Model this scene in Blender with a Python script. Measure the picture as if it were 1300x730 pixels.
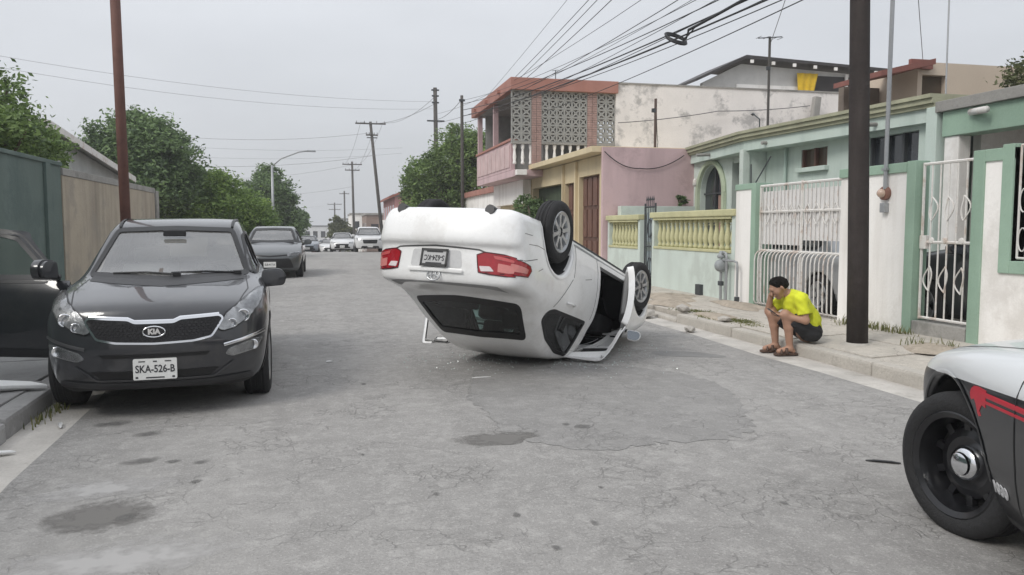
import bpy, bmesh, math, random
import numpy as np
from mathutils import Vector, Matrix
from mathutils.bvhtree import BVHTree
from mathutils.geometry import tessellate_polygon

for o in list(bpy.data.objects): bpy.data.objects.remove(o)
S = bpy.context.scene
COL = S.collection
R = math.radians
random.seed(7); rng = np.random.default_rng(7)

# ------------------------------------------------------------------ camera, sky, sun, exposure
cam = bpy.data.cameras.new('camera'); camo = bpy.data.objects.new('camera', cam); COL.objects.link(camo)
cam.sensor_width = 36.0; cam.lens = 27.69; cam.clip_start = 0.05; cam.clip_end = 3000
camo.location = (0, 0, 1.48); camo.rotation_euler = (R(90 - 4.4), 0, R(-13.19))
S.camera = camo
SUN_EL, SUN_AZ = 42.0, 242.0          # azimuth measured clockwise from +Y: behind the camera on the left
W = bpy.data.worlds.new('World'); S.world = W; W.use_nodes = True
nt = W.node_tree; nt.nodes.clear()
def N(t, **k):
    n = nt.nodes.new(t)
    for a, b in k.items(): setattr(n, a, b)
    return n
sky = N('ShaderNodeTexSky', sky_type='NISHITA', sun_disc=False, sun_elevation=R(SUN_EL), sun_rotation=R(SUN_AZ))
sky.air_density = 1.2; sky.dust_density = 3.0
tc = N('ShaderNodeTexCoord'); sep = N('ShaderNodeSeparateXYZ'); nt.links.new(tc.outputs['Generated'], sep.inputs[0])
mr = N('ShaderNodeMapRange'); nt.links.new(sep.outputs['Z'], mr.inputs[0])
mr.inputs[1].default_value = 0.0; mr.inputs[2].default_value = 1.0; mr.inputs[3].default_value = 5.25; mr.inputs[4].default_value = 10.4
nz = N('ShaderNodeTexNoise'); nz.inputs['Scale'].default_value = 2.2; nz.inputs['Detail'].default_value = 5
mp = N('ShaderNodeMapping'); mp.inputs['Scale'].default_value = (1, 1, 2.6)
nt.links.new(tc.outputs['Generated'], mp.inputs[0]); nt.links.new(mp.outputs[0], nz.inputs['Vector'])
mr2 = N('ShaderNodeMapRange'); nt.links.new(nz.outputs[0], mr2.inputs[0])
mr2.inputs[1].default_value = 0.3; mr2.inputs[2].default_value = 0.7; mr2.inputs[3].default_value = 0.91; mr2.inputs[4].default_value = 1.08
mul = N('ShaderNodeMath', operation='MULTIPLY'); nt.links.new(mr.outputs[0], mul.inputs[0]); nt.links.new(mr2.outputs[0], mul.inputs[1])
cl = N('ShaderNodeVectorMath', operation='SCALE'); cl.inputs[0].default_value = (0.965, 0.995, 1.05); nt.links.new(mul.outputs[0], cl.inputs['Scale'])
mx = N('ShaderNodeMix', data_type='RGBA'); mx.inputs[0].default_value = 0.93
nt.links.new(sky.outputs[0], mx.inputs[6]); nt.links.new(cl.outputs[0], mx.inputs[7])
bg = N('ShaderNodeBackground'); bg.inputs[1].default_value = 0.1
nt.links.new(mx.outputs[2], bg.inputs[0]); wo = N('ShaderNodeOutputWorld'); nt.links.new(bg.outputs[0], wo.inputs[0])
sl = bpy.data.lights.new('sun', 'SUN'); sl.energy = 1.5; sl.angle = R(22); sl.color = (1.0, 0.965, 0.91)
so = bpy.data.objects.new('sun', sl); COL.objects.link(so)
sd = Vector((math.sin(R(SUN_AZ)) * math.cos(R(SUN_EL)), math.cos(R(SUN_AZ)) * math.cos(R(SUN_EL)), math.sin(R(SUN_EL))))
so.rotation_euler = sd.to_track_quat('Z', 'Y').to_euler(); so.location = (-8, -4, 14)
S.view_settings.view_transform = 'Standard'; S.view_settings.look = 'None'
S.view_settings.exposure = 0.27; S.view_settings.gamma = 1.0; S.view_settings.use_curve_mapping = False
S.render.engine = 'CYCLES'

# ------------------------------------------------------------------ materials
MATS = {}
def M(name, col, rough=.65, metal=0., var=.14, vs=2.0, fine=.08, fs=45, bump=.15, bs=70, stain=None, streak=None, coat=0., spec=.5, coords='Object', emis=0):
    """Procedural surface: broad and fine colour variation, optional blotchy stain (colour, amount, scale) and vertical streaks."""
    if name in MATS: return MATS[name]
    m = bpy.data.materials.new(name); m.use_nodes = True; t = m.node_tree; L = t.links
    b = t.nodes['Principled BSDF']; nn = lambda k: t.nodes.new(k)
    b.inputs['Roughness'].default_value = rough; b.inputs['Metallic'].default_value = metal
    b.inputs['Coat Weight'].default_value = coat; b.inputs['Coat Roughness'].default_value = .04; b.inputs['Specular IOR Level'].default_value = spec
    c = nn('ShaderNodeTexCoord').outputs[coords]
    cur = None
    def noise(scale, detail=4, vec=c, rr=.6):
        n = nn('ShaderNodeTexNoise'); n.inputs['Scale'].default_value = scale; n.inputs['Detail'].default_value = detail
        n.inputs['Roughness'].default_value = rr; L.new(vec, n.inputs['Vector']); return n.outputs[0]
    def ramp(f, a, b_, lo, hi):
        r = nn('ShaderNodeMapRange'); L.new(f, r.inputs[0])
        for i, v in enumerate((a, b_, lo, hi)): r.inputs[i + 1].default_value = v
        return r.outputs[0]
    def mixc(f, A, B):
        x = nn('ShaderNodeMix'); x.data_type = 'RGBA'
        if isinstance(f, float): x.inputs[0].default_value = f
        else: L.new(f, x.inputs[0])
        for i, v in ((6, A), (7, B)):
            if isinstance(v, tuple): x.inputs[i].default_value = (*v, 1)
            else: L.new(v, x.inputs[i])
        return x.outputs[2]
    d = tuple(max(0, v * (1 - var)) for v in col); l = tuple(min(1, v * (1 + var)) for v in col)
    cur = mixc(ramp(noise(vs, 6), .3, .7, 0, 1), d, l)
    if fine:
        dk = tuple(v * .55 for v in col)
        cur = mixc(ramp(noise(fs, 3), .45, .75, 0, fine * 3), cur, dk)
    if streak:
        sc, amt, s = streak
        mpn = nn('ShaderNodeMapping'); mpn.inputs['Scale'].default_value = (s, s, s * .12); L.new(c, mpn.inputs[0])
        cur = mixc(ramp(noise(1.0, 6, mpn.outputs[0]), .48, .75, 0, amt), cur, sc)
    if stain:
        sc, amt, s = stain
        cur = mixc(ramp(noise(s, 9, rr=.7), .52, .62, 0, amt), cur, sc)
    L.new(cur, b.inputs['Base Color'])
    if bump:
        bn = nn('ShaderNodeBump'); bn.inputs['Strength'].default_value = bump; bn.inputs['Distance'].default_value = .02
        L.new(noise(bs, 5), bn.inputs['Height']); L.new(bn.outputs[0], b.inputs['Normal'])
    if emis:
        b.inputs['Emission Color'].default_value = (*col, 1); b.inputs['Emission Strength'].default_value = emis
    MATS[name] = m; return m

def glassmat(name, tint=(.5, .55, .55), dark=.35, rough=.02, ior=1.55, dust_glare=.1):
    if name in MATS: return MATS[name]
    m = bpy.data.materials.new(name); m.use_nodes = True; t = m.node_tree; L = t.links; t.nodes.clear()
    o = t.nodes.new('ShaderNodeOutputMaterial'); tr = t.nodes.new('ShaderNodeBsdfTransparent'); gl = t.nodes.new('ShaderNodeBsdfGlossy')
    tr.inputs[0].default_value = (*[v * dark for v in tint], 1); gl.inputs['Roughness'].default_value = rough
    gl.inputs[0].default_value = (.95, .97, 1, 1)
    fr = t.nodes.new('ShaderNodeFresnel'); fr.inputs[0].default_value = ior
    nz_ = t.nodes.new('ShaderNodeTexNoise'); nz_.inputs['Scale'].default_value = 2.5
    df = t.nodes.new('ShaderNodeBsdfDiffuse'); df.inputs[0].default_value = (.45, .44, .42, 1)
    mrn = t.nodes.new('ShaderNodeMapRange'); L.new(nz_.outputs[0], mrn.inputs[0])
    for i, v in enumerate((.3, .7, dust_glare * .6, dust_glare)): mrn.inputs[i + 1].default_value = v      # pale film: light dusting, plus sky glare painted onto windscreens
    a = t.nodes.new('ShaderNodeMixShader'); L.new(mrn.outputs[0], a.inputs[0]); L.new(tr.outputs[0], a.inputs[1]); L.new(df.outputs[0], a.inputs[2])
    b = t.nodes.new('ShaderNodeMixShader'); L.new(fr.outputs[0], b.inputs[0]); L.new(a.outputs[0], b.inputs[1]); L.new(gl.outputs[0], b.inputs[2])
    L.new(b.outputs[0], o.inputs[0]); MATS[name] = m; return m

def leafmat(name, dark, light, scale=.9):
    if name in MATS: return MATS[name]
    m = bpy.data.materials.new(name); m.use_nodes = True; t = m.node_tree; L = t.links; t.nodes.clear()
    o = t.nodes.new('ShaderNodeOutputMaterial'); df = t.nodes.new('ShaderNodeBsdfPrincipled'); tl = t.nodes.new('ShaderNodeBsdfTranslucent')
    df.inputs['Roughness'].default_value = .5; df.inputs['Specular IOR Level'].default_value = .3
    g = t.nodes.new('ShaderNodeNewGeometry'); c = t.nodes.new('ShaderNodeTexCoord'); n = t.nodes.new('ShaderNodeTexNoise')
    n.inputs['Scale'].default_value = scale; n.inputs['Detail'].default_value = 3; L.new(c.outputs['Object'], n.inputs['Vector'])
    ad = t.nodes.new('ShaderNodeMath'); ad.operation = 'ADD'; ms = t.nodes.new('ShaderNodeMath'); ms.operation = 'MULTIPLY_ADD'
    L.new(g.outputs['Random Per Island'], ms.inputs[0]); ms.inputs[1].default_value = .5; ms.inputs[2].default_value = -.25
    L.new(n.outputs[0], ad.inputs[0]); L.new(ms.outputs[0], ad.inputs[1])
    r = t.nodes.new('ShaderNodeMapRange'); L.new(ad.outputs[0], r.inputs[0]); r.inputs[1].default_value = .25; r.inputs[2].default_value = .8
    x = t.nodes.new('ShaderNodeMix'); x.data_type = 'RGBA'; L.new(r.outputs[0], x.inputs[0]); x.inputs[6].default_value = (*dark, 1); x.inputs[7].default_value = (*light, 1)
    L.new(x.outputs[2], df.inputs['Base Color']); L.new(x.outputs[2], tl.inputs[0])
    s = t.nodes.new('ShaderNodeMixShader'); s.inputs[0].default_value = .28; L.new(df.outputs[0], s.inputs[1]); L.new(tl.outputs[0], s.inputs[2]); L.new(s.outputs[0], o.inputs[0])
    MATS[name] = m; return m

def asphaltmat(name, base, crack=.8, seedv=0.):
    m = bpy.data.materials.new(name); m.use_nodes = True; t = m.node_tree; L = t.links; b = t.nodes['Principled BSDF']
    nn = lambda k: t.nodes.new(k)
    c = nn('ShaderNodeTexCoord').outputs['Object']
    mpv = nn('ShaderNodeMapping'); mpv.inputs['Location'].default_value = (seedv, seedv * 2, 0); L.new(c, mpv.inputs[0]); c = mpv.outputs[0]
    def noise(scale, detail=5, rr=.6, vec=c):
        n = nn('ShaderNodeTexNoise'); n.inputs['Scale'].default_value = scale; n.inputs['Detail'].default_value = detail; n.inputs['Roughness'].default_value = rr
        L.new(vec, n.inputs['Vector']); return n
    def ramp(f, a, b_, lo, hi):
        r = nn('ShaderNodeMapRange'); L.new(f, r.inputs[0])
        for i, v in enumerate((a, b_, lo, hi)): r.inputs[i + 1].default_value = v
        return r.outputs[0]
    def mixc(f, A, B):
        x = nn('ShaderNodeMix'); x.data_type = 'RGBA'; L.new(f, x.inputs[0])
        for i, v in ((6, A), (7, B)):
            if isinstance(v, tuple): x.inputs[i].default_value = (*v, 1)
            else: L.new(v, x.inputs[i])
        return x.outputs[2]
    k = lambda s: tuple(v * s for v in base)
    cur = mixc(ramp(noise(.45, 7, .65).outputs[0], .32, .68, 0, 1), k(.80), k(1.13))
    cur = mixc(ramp(noise(3.2, 6, .7).outputs[0], .40, .66, 0, .8), cur, k(.76))
    cur = mixc(ramp(noise(14, 8, .75).outputs[0], .46, .62, 0, .7), cur, k(.76))
    cur = mixc(ramp(noise(9.3, 8, .75).outputs[0], .50, .66, 0, .7), cur, k(1.26))
    cur = mixc(ramp(noise(95, 3, .7).outputs[0], .52, .72, 0, .75), cur, k(.5))
    cur = mixc(ramp(noise(70, 2, .6).outputs[0], .56, .74, 0, .6), cur, k(1.55))
    cur = mixc(ramp(noise(1.1, 7, .75).outputs[0], .60, .68, 0, .35), cur, k(.62))        # old oily blotches
    mp3 = nn('ShaderNodeMapping'); mp3.inputs['Scale'].default_value = (1.5, .12, 1); L.new(c, mp3.inputs[0])
    cur = mixc(ramp(noise(1., 4, .6, mp3.outputs[0]).outputs[0], .45, .7, 0, .3), cur, k(1.25))  # wheel-track wear along the street
    # cracks
    dn = noise(2.3, 4); vm = nn('ShaderNodeVectorMath'); vm.operation = 'SCALE'; L.new(dn.outputs['Color'], vm.inputs[0]); vm.inputs['Scale'].default_value = .55
    va = nn('ShaderNodeVectorMath'); L.new(c, va.inputs[0]); L.new(vm.outputs[0], va.inputs[1])
    fac = None
    for sc, w, msk in ((.75, .006, .46), (2.6, .019, .50), (7., .05, .53)):
        vo = nn('ShaderNodeTexVoronoi'); vo.feature = 'DISTANCE_TO_EDGE'; vo.inputs['Scale'].default_value = sc; L.new(va.outputs[0], vo.inputs['Vector'])
        e = ramp(vo.outputs['Distance'], 0, w, 1, 0)
        mk = ramp(noise(.55 + sc * .1, 3).outputs[0], msk, msk + .08, 0, 1)
        mm = nn('ShaderNodeMath'); mm.operation = 'MULTIPLY'; L.new(e, mm.inputs[0]); L.new(mk, mm.inputs[1])
        if fac is None: fac = mm.outputs[0]
        else:
            mx_ = nn('ShaderNodeMath'); mx_.operation = 'MAXIMUM'; L.new(fac, mx_.inputs[0]); L.new(mm.outputs[0], mx_.inputs[1]); fac = mx_.outputs[0]
    cf = nn('ShaderNodeMath'); cf.operation = 'MULTIPLY'; L.new(fac, cf.inputs[0]); cf.inputs[1].default_value = crack
    cur = mixc(cf.outputs[0], cur, k(.42))
    L.new(cur, b.inputs['Base Color']); b.inputs['Roughness'].default_value = .86; b.inputs['Specular IOR Level'].default_value = .3
    hb = nn('ShaderNodeMath'); hb.operation = 'SUBTRACT'; L.new(noise(80, 4, .7).outputs[0], hb.inputs[0]); L.new(fac, hb.inputs[1])
    bn = nn('ShaderNodeBump'); bn.inputs['Strength'].default_value = .5; bn.inputs['Distance'].default_value = .012
    L.new(hb.outputs[0], bn.inputs['Height']); L.new(bn.outputs[0], b.inputs['Normal'])
    MATS[name] = m; return m

# ------------------------------------------------------------------ mesh helpers
class MB:
    def __init__(s): s.v = []; s.f = []
    def add(s, vs, fs):
        n = len(s.v); s.v += [tuple(p) for p in vs]; s.f += [tuple(i + n for i in q) for q in fs]; return s
    def box(s, c, d, rz=0., mat=None):
        x, y, z = d[0] / 2, d[1] / 2, d[2] / 2
        P = [(-x, -y, -z), (x, -y, -z), (x, y, -z), (-x, y, -z), (-x, -y, z), (x, -y, z), (x, y, z), (-x, y, z)]
        cs, sn = math.cos(rz), math.sin(rz)
        if mat: P = [tuple(mat @ Vector(p)) for p in P]
        else: P = [(p[0] * cs - p[1] * sn + c[0], p[0] * sn + p[1] * cs + c[1], p[2] + c[2]) for p in P]
        return s.add(P, [(0, 3, 2, 1), (4, 5, 6, 7), (0, 1, 5, 4), (1, 2, 6, 5), (2, 3, 7, 6), (3, 0, 4, 7)])
    def bb(s, x0, x1, y0, y1, z0, z1): return s.box(((x0 + x1) / 2, (y0 + y1) / 2, (z0 + z1) / 2), (abs(x1 - x0), abs(y1 - y0), abs(z1 - z0)))
    def tube(s, pts, r, seg=8, cap=True):
        pts = [Vector(p) for p in pts]; n = len(pts); rs = r if isinstance(r, (list, tuple)) else [r] * n
        rings = []; ref = None
        for i, p in enumerate(pts):
            d = (pts[min(i + 1, n - 1)] - pts[max(i - 1, 0)]).normalized()
            if ref is None: ref = d.orthogonal().normalized()
            ref = (ref - d * ref.dot(d));  ref = ref.normalized() if ref.length > 1e-6 else d.orthogonal().normalized()
            b = d.cross(ref)
            rings.append([p + (ref * math.cos(a) + b * math.sin(a)) * rs[i] for a in [2 * math.pi * k / seg for k in range(seg)]])
        V = [q for g in rings for q in g]; F = []
        for i in range(n - 1):
            for k in range(seg):
                F.append((i * seg + k, i * seg + (k + 1) % seg, (i + 1) * seg + (k + 1) % seg, (i + 1) * seg + k))
        if cap: F.append(tuple(reversed(range(seg)))); F.append(tuple(range((n - 1) * seg, n * seg)))
        return s.add(V, F)
    def lathe(s, prof, seg=16, mat=None, axis='z', close=False):
        V = []; F = []; n = len(prof)
        for k in range(seg):
            a = 2 * math.pi * k / seg; c, w = math.cos(a), math.sin(a)
            for (r, t) in prof:
                p = (r * c, r * w, t) if axis == 'z' else (r * c, t, r * w)
                V.append(tuple(mat @ Vector(p)) if mat else p)
        m = n if close else n - 1
        for k in range(seg):
            for i in range(m):
                j = (i + 1) % n; k2 = (k + 1) % seg
                q = (k * n + i, k2 * n + i, k2 * n + j, k * n + j)
                F.append(q if axis == 'z' else tuple(reversed(q)))
        return s.add(V, F)
    def prism(s, poly, h, mat=None, fn=None):
        """polygon (2D, ccw) extruded from 0 to h along local z; mat / fn maps points into place"""
        n = len(poly); P = [Vector((p[0], p[1], 0)) for p in poly] + [Vector((p[0], p[1], h)) for p in poly]
        if mat: P = [mat @ p for p in P]
        if fn: P = [fn(p) for p in P]
        T = tessellate_polygon([[Vector((p[0], p[1], 0)) for p in poly]])
        F = [tuple(reversed(t)) for t in T] + [tuple(i + n for i in t) for t in T] + [(i, (i + 1) % n, (i + 1) % n + n, i + n) for i in range(n)]
        return s.add(P, F)
    def obj(s, name, mat, parent=None, smooth=False, bevel=0., recalc=True, auto=None, loc=None):
        me = bpy.data.meshes.new(name); me.from_pydata(s.v, [], s.f)
        if recalc or bevel:
            bm = bmesh.new(); bm.from_mesh(me)
            if bevel:
                bmesh.ops.remove_doubles(bm, verts=bm.verts, dist=1e-5)
                es = [e for e in bm.edges if len(e.link_faces) == 2 and e.calc_face_angle(0) > .5]
                bmesh.ops.bevel(bm, geom=es, offset=bevel, segments=2, profile=.6, affect='EDGES', clamp_overlap=True)
            bmesh.ops.recalc_face_normals(bm, faces=bm.faces); bm.to_mesh(me); bm.free()
        if smooth: me.shade_smooth()
        if auto: 
            me.shade_smooth(); me.set_sharp_from_angle(angle=R(auto))
        o = link(name, me, parent)
        for mm in (mat if isinstance(mat, (list, tuple)) else [mat]): me.materials.append(mm)
        if loc: o.location = loc
        return o
def link(name, data, parent=None):
    o = bpy.data.objects.new(name, data); COL.objects.link(o)
    if parent: o.parent = parent
    return o
def tag(o, label=None, cat=None, group=None, kind=None):
    for k, v in (('label', label), ('category', cat), ('group', group), ('kind', kind)):
        if v: o[k] = v
    return o
def thing(name, label, cat, loc=(0, 0, 0), rz=0., group=None):
    o = link(name, None); o.location = loc; o.rotation_euler = (0, 0, rz); o.empty_display_size = .1
    return tag(o, label, cat, group)
def copyt(o, parent=None, deep=True):
    c = o.copy(); COL.objects.link(c); c.parent = parent
    if deep:
        for ch in list(o.children): copyt(ch, c)
    return c
def textmesh(txt, size, align='CENTER', ext=.002, bold=.0):
    cu = bpy.data.curves.new('lettering', 'FONT'); cu.body = txt; cu.size = size; cu.align_x = align; cu.align_y = 'CENTER'; cu.extrude = ext; cu.offset = bold; cu.resolution_u = 3
    o = bpy.data.objects.new('lettering', cu); COL.objects.link(o)
    dg = bpy.context.evaluated_depsgraph_get(); me = bpy.data.meshes.new_from_object(o.evaluated_get(dg)); bpy.data.objects.remove(o); return me
def text(name, txt, size, mat, parent, mw, bold=.0, ext=.002):
    me = textmesh(txt, size, ext=ext, bold=bold); me.transform(mw); me.materials.append(mat); o = link(name, me, parent); return o
def rnd(poly, r=.05, n=4):
    """round the corners of a closed 2D polygon; a point may carry its own radius as a third value"""
    out = []; m = len(poly)
    for i in range(m):
        p0, p1, p2 = Vector(poly[i - 1][:2]), Vector(poly[i][:2]), Vector(poly[(i + 1) % m][:2]); rr = poly[i][2] if len(poly[i]) > 2 else r
        a, b = p0 - p1, p2 - p1; d = min(rr, a.length * .48, b.length * .48)
        if d < 1e-4: out.append(tuple(p1)); continue
        A, B = p1 + a.normalized() * d, p1 + b.normalized() * d
        for k in range(n + 1):
            t = k / n; q = A * (1 - t) ** 2 + p1 * 2 * t * (1 - t) + B * t * t; out.append((q.x, q.y))
    return out
def chaikin(poly, it=2):
    P = np.array(poly, float)
    for _ in range(it):
        Q = np.roll(P, -1, 0); P = np.stack([P * .75 + Q * .25, P * .25 + Q * .75], 1).reshape(-1, 2)
    return P
def parea(p): return sum(p[i - 1][0] * p[i][1] - p[i][0] * p[i - 1][1] for i in range(len(p))) / 2
def inset(poly, d):
    """move every edge point inwards by d (dense polygons)"""
    P = [Vector(p) for p in poly]; n = len(P); s = 1 if parea(poly) > 0 else -1; out = []
    for i in range(n):
        t = (P[(i + 1) % n] - P[i - 1]); t = t.normalized() if t.length > 1e-9 else Vector((1, 0)); nn_ = Vector((-t.y, t.x)) * s
        out.append(tuple(P[i] + nn_ * d))
    return out
def dens(poly, d=.04):
    out = []; n = len(poly)
    for i in range(n):
        a, b = Vector(poly[i][:2]), Vector(poly[(i + 1) % n][:2]); m = max(1, int((b - a).length / d))
        out += [tuple(a.lerp(b, k / m)) for k in range(m)]
    return out
def inside(poly, X, Y):
    X = np.asarray(X, float); Y = np.asarray(Y, float); r = np.zeros(X.shape, bool); n = len(poly)
    for i in range(n):
        x0, y0 = poly[i - 1][:2]; x1, y1 = poly[i][:2]
        if y0 == y1: continue
        c = ((y0 > Y) != (y1 > Y)) & (X < (x1 - x0) * (Y - y0) / (y1 - y0) + x0); r ^= c
    return r
def wall(mb, p0, p1, z0, z1, th, ops=()):
    """vertical wall from p0 to p1 (2D), thickness to the left, rectangular openings (u0,u1,z0,z1) with real reveals"""
    p0 = Vector(p0); p1 = Vector(p1); d = p1 - p0; Lh = d.length; d = d / Lh; nrm = Vector((-d.y, d.x))
    us = sorted({0., Lh, *[min(max(o[i], 0), Lh) for o in ops for i in (0, 1)]}); zs = sorted({z0, z1, *[min(max(o[i], z0), z1) for o in ops for i in (2, 3)]})
    nu, nz_ = len(us) - 1, len(zs) - 1
    sol = [[not any(o[0] < (us[i] + us[i + 1]) / 2 < o[1] and o[2] < (zs[j] + zs[j + 1]) / 2 < o[3] for o in ops) for j in range(nz_)] for i in range(nu)]
    P = lambda u, z, t: (p0.x + d.x * u + nrm.x * t, p0.y + d.y * u + nrm.y * t, z)
    g = lambda i, j: 0 <= i < nu and 0 <= j < nz_ and sol[i][j]
    for i in range(nu):
        for j in range(nz_):
            if not sol[i][j]: continue
            a, b, c, e = us[i], us[i + 1], zs[j], zs[j + 1]
            mb.add([P(a, c, 0), P(b, c, 0), P(b, e, 0), P(a, e, 0)], [(0, 1, 2, 3)]); mb.add([P(a, c, th), P(b, c, th), P(b, e, th), P(a, e, th)], [(3, 2, 1, 0)])
            if not g(i - 1, j): mb.add([P(a, c, 0), P(a, e, 0), P(a, e, th), P(a, c, th)], [(0, 1, 2, 3)])
            if not g(i + 1, j): mb.add([P(b, c, 0), P(b, e, 0), P(b, e, th), P(b, c, th)], [(3, 2, 1, 0)])
            if not g(i, j - 1): mb.add([P(a, c, 0), P(b, c, 0), P(b, c, th), P(a, c, th)], [(3, 2, 1, 0)])
            if not g(i, j + 1): mb.add([P(a, e, 0), P(b, e, 0), P(b, e, th), P(a, e, th)], [(0, 1, 2, 3)])
    return mb

# ------------------------------------------------------------------ implicit surfaces (bodies of cars and people)
def smax(a, b, k):
    h = np.maximum(k - np.abs(a - b), 0) / k; return np.maximum(a, b) + h * h * k * .25
def smin(a, b, k): return -smax(-a, -b, k)
def surface_nets(f, lo, hi, h, newton=3):
    ax = [np.arange(lo[i] - h, hi[i] + 2 * h, h) for i in range(3)]
    X, Y, Z = np.meshgrid(*ax, indexing='ij'); Fv = f(X, Y, Z).astype(np.float32)
    sg = Fv < 0; n = [len(a) for a in ax]; nc = (n[0] - 1, n[1] - 1, n[2] - 1)
    acc = np.zeros(nc + (3,), np.float32); cnt = np.zeros(nc, np.float32); sl_ = lambda a, o, m: slice(o, o + m)
    corners = [(i, j, k) for i in (0, 1) for j in (0, 1) for k in (0, 1)]
    for a in corners:
        for d in range(3):
            if a[d]: continue
            b = list(a); b[d] = 1
            A = Fv[tuple(slice(a[i], a[i] + nc[i]) for i in range(3))]; B = Fv[tuple(slice(b[i], b[i] + nc[i]) for i in range(3))]
            m = (A < 0) != (B < 0); t = np.where(m, A / np.where(m, A - B, 1), 0)
            for i in range(3): acc[..., i] += np.where(m, a[i] + (t if i == d else 0), 0)
            cnt += m
    act = cnt > 0; idx = -np.ones(nc, np.int64); idx[act] = np.arange(act.sum())
    ci = np.argwhere(act); V = (ci + acc[act] / cnt[act][:, None]) * h + np.array([a[0] for a in ax])
    Q = []
    for d in range(3):
        u, w = (d + 1) % 3, (d + 2) % 3
        A = [slice(None)] * 3; B = [slice(None)] * 3; A[d] = slice(0, -1); B[d] = slice(1, None)
        s0 = sg[tuple(A)]; s1 = sg[tuple(B)]; e = np.argwhere(s0 != s1)
        ok = (e[:, u] > 0) & (e[:, w] > 0) & (e[:, u] < nc[u]) & (e[:, w] < nc[w]); e = e[ok]
        flip = s0[e[:, 0], e[:, 1], e[:, 2]]
        def g(du, dw):
            q = e.copy(); q[:, u] -= du; q[:, w] -= dw; return idx[q[:, 0], q[:, 1], q[:, 2]]
        q = np.stack([g(1, 1), g(0, 1), g(0, 0), g(1, 0)], 1); q[~flip] = q[~flip][:, ::-1]; Q.append(q)
    Q = np.concatenate(Q); e = h * .12
    for _ in range(newton):
        x, y, z = V.T; f0 = f(x, y, z)
        G = np.stack([(f(x + e, y, z) - f(x - e, y, z)), (f(x, y + e, z) - f(x, y - e, z)), (f(x, y, z + e) - f(x, y, z - e))], 1) / (2 * e)
        g2 = np.maximum((G * G).sum(1), .05); st = G * (f0 / g2)[:, None]; ln = np.linalg.norm(st, axis=1, keepdims=True)
        V = V - st * np.minimum(1, h * .6 / np.maximum(ln, 1e-9))
    return V, Q
def np_obj(name, V, Q, mats, parent=None, mi=None, smooth=True):
    me = bpy.data.meshes.new(name); k = Q.shape[1]
    me.vertices.add(len(V)); me.vertices.foreach_set('co', np.asarray(V, np.float32).ravel())
    me.loops.add(Q.size); me.loops.foreach_set('vertex_index', Q.astype(np.int32).ravel())
    me.polygons.add(len(Q)); me.polygons.foreach_set('loop_start', np.arange(0, Q.size, k, dtype=np.int32))
    if mi is not None: me.polygons.foreach_set('material_index', np.asarray(mi, np.int32))
    me.update(calc_edges=True); me.validate()
    for m in mats: me.materials.append(m)
    if smooth: me.shade_smooth()
    return link(name, me, parent)
# ------------------------------------------------------------------ the setting: ground, road, kerbs, pavements
def zg(y):
    if y < 40: return 0.
    if y < 60: return -.045 * (y - 40) ** 2 / 40
    if y < 210: return -.045 * (y - 50)
    return -.045 * 160
ASPH = asphaltmat('worn_asphalt', (.325, .315, .302), .5)
ASPH2 = asphaltmat('patch_asphalt', (.276, .269, .26), .4, 4.)
CONC = M('kerb_concrete', (.43, .405, .37), .9, var=.2, vs=1.5, fine=.12, bump=.5, bs=40, stain=((.2, .19, .17), .6, 1.3))
CONC2 = asphaltmat('pavement_concrete', (.47, .435, .385), .9, 7.)
CONCL = M('grey_pavement_tile', (.33, .325, .32), .9, var=.15, vs=1.1, fine=.1, bump=.4, bs=30, stain=((.17, .165, .16), .5, .9))  # plain grey concrete of the left pavement and kerb
GUT = M('gutter_concrete', (.50, .475, .44), .88, var=.2, vs=2, fine=.1, bump=.4, bs=50, stain=((.27, .25, .22), .6, 1.6))
DIRT = M('dry_dirt', (.30, .26, .21), .95, var=.25, vs=1.5, fine=.15, bump=.8, bs=30, stain=((.13, .14, .07), .5, 1.1))
def sheet(name, xs, ys, dz, mat, parent=None, wob=0.):
    V = []; F = []; nx = len(xs)
    for y in ys:
        for x in xs: V.append((x, y, zg(y) + dz + (wob * math.sin(x * 2.3 + y * 1.7) if wob else 0)))
    for j in range(len(ys) - 1):
        for i in range(nx - 1): F.append((j * nx + i, j * nx + i + 1, (j + 1) * nx + i + 1, (j + 1) * nx + i))
    m = MB(); m.add(V, F); return m.obj(name, mat, parent, smooth=True)
ysl = [-12 + 2 * i for i in range(120)] + [250, 280, 320]
tag(sheet('ground', [-180, -80, -40, -12, 0, 12, 40, 80, 180], ysl, -.08, DIRT), kind='structure')
yr = [-12 + 1.0 * i for i in range(230)]
XL, XR = -2.2, 5.25
def dL(y): return -.055 * (min(max(y, 1.), 11.5) - 6.2)      # the left kerb drifts away from the street line near the camera
rm = MB(); V = []; F = []; xs = [-1.87, -1.2, -.4, .6, 1.6, 2.6, 3.6, 4.3, 4.86]
for y in yr:
    for i, x in enumerate(xs):
        crown = .035 * (1 - ((x - 1.45) / 3.35) ** 2)
        xx = x + (dL(y) if i == 0 else 0) + (.025 * math.sin(y * 2.1) + .015 * math.sin(y * 5.3) if i in (0, 8) else 0)
        V.append((xx, y, zg(y) + crown + .004))
nx = len(xs)
F = [(j * nx + i, j * nx + i + 1, (j + 1) * nx + i + 1, (j + 1) * nx + i) for j in range(len(yr) - 1) for i in range(nx - 1)]
rm.add(V, F); road = tag(rm.obj('road', ASPH, smooth=True), kind='structure')
def crown(x): return .035 * (1 - ((x - 1.45) / 3.35) ** 2) + .004
gl_ = sheet('gutter_left', [XL - .02, -1.84], yr, .002, GUT); tag(gl_, kind='structure')
for v in gl_.data.vertices: v.co.x += dL(v.co.y)
tag(sheet('gutter_right', [4.83, XR + .02], yr, .002, GUT), kind='structure')
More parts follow.
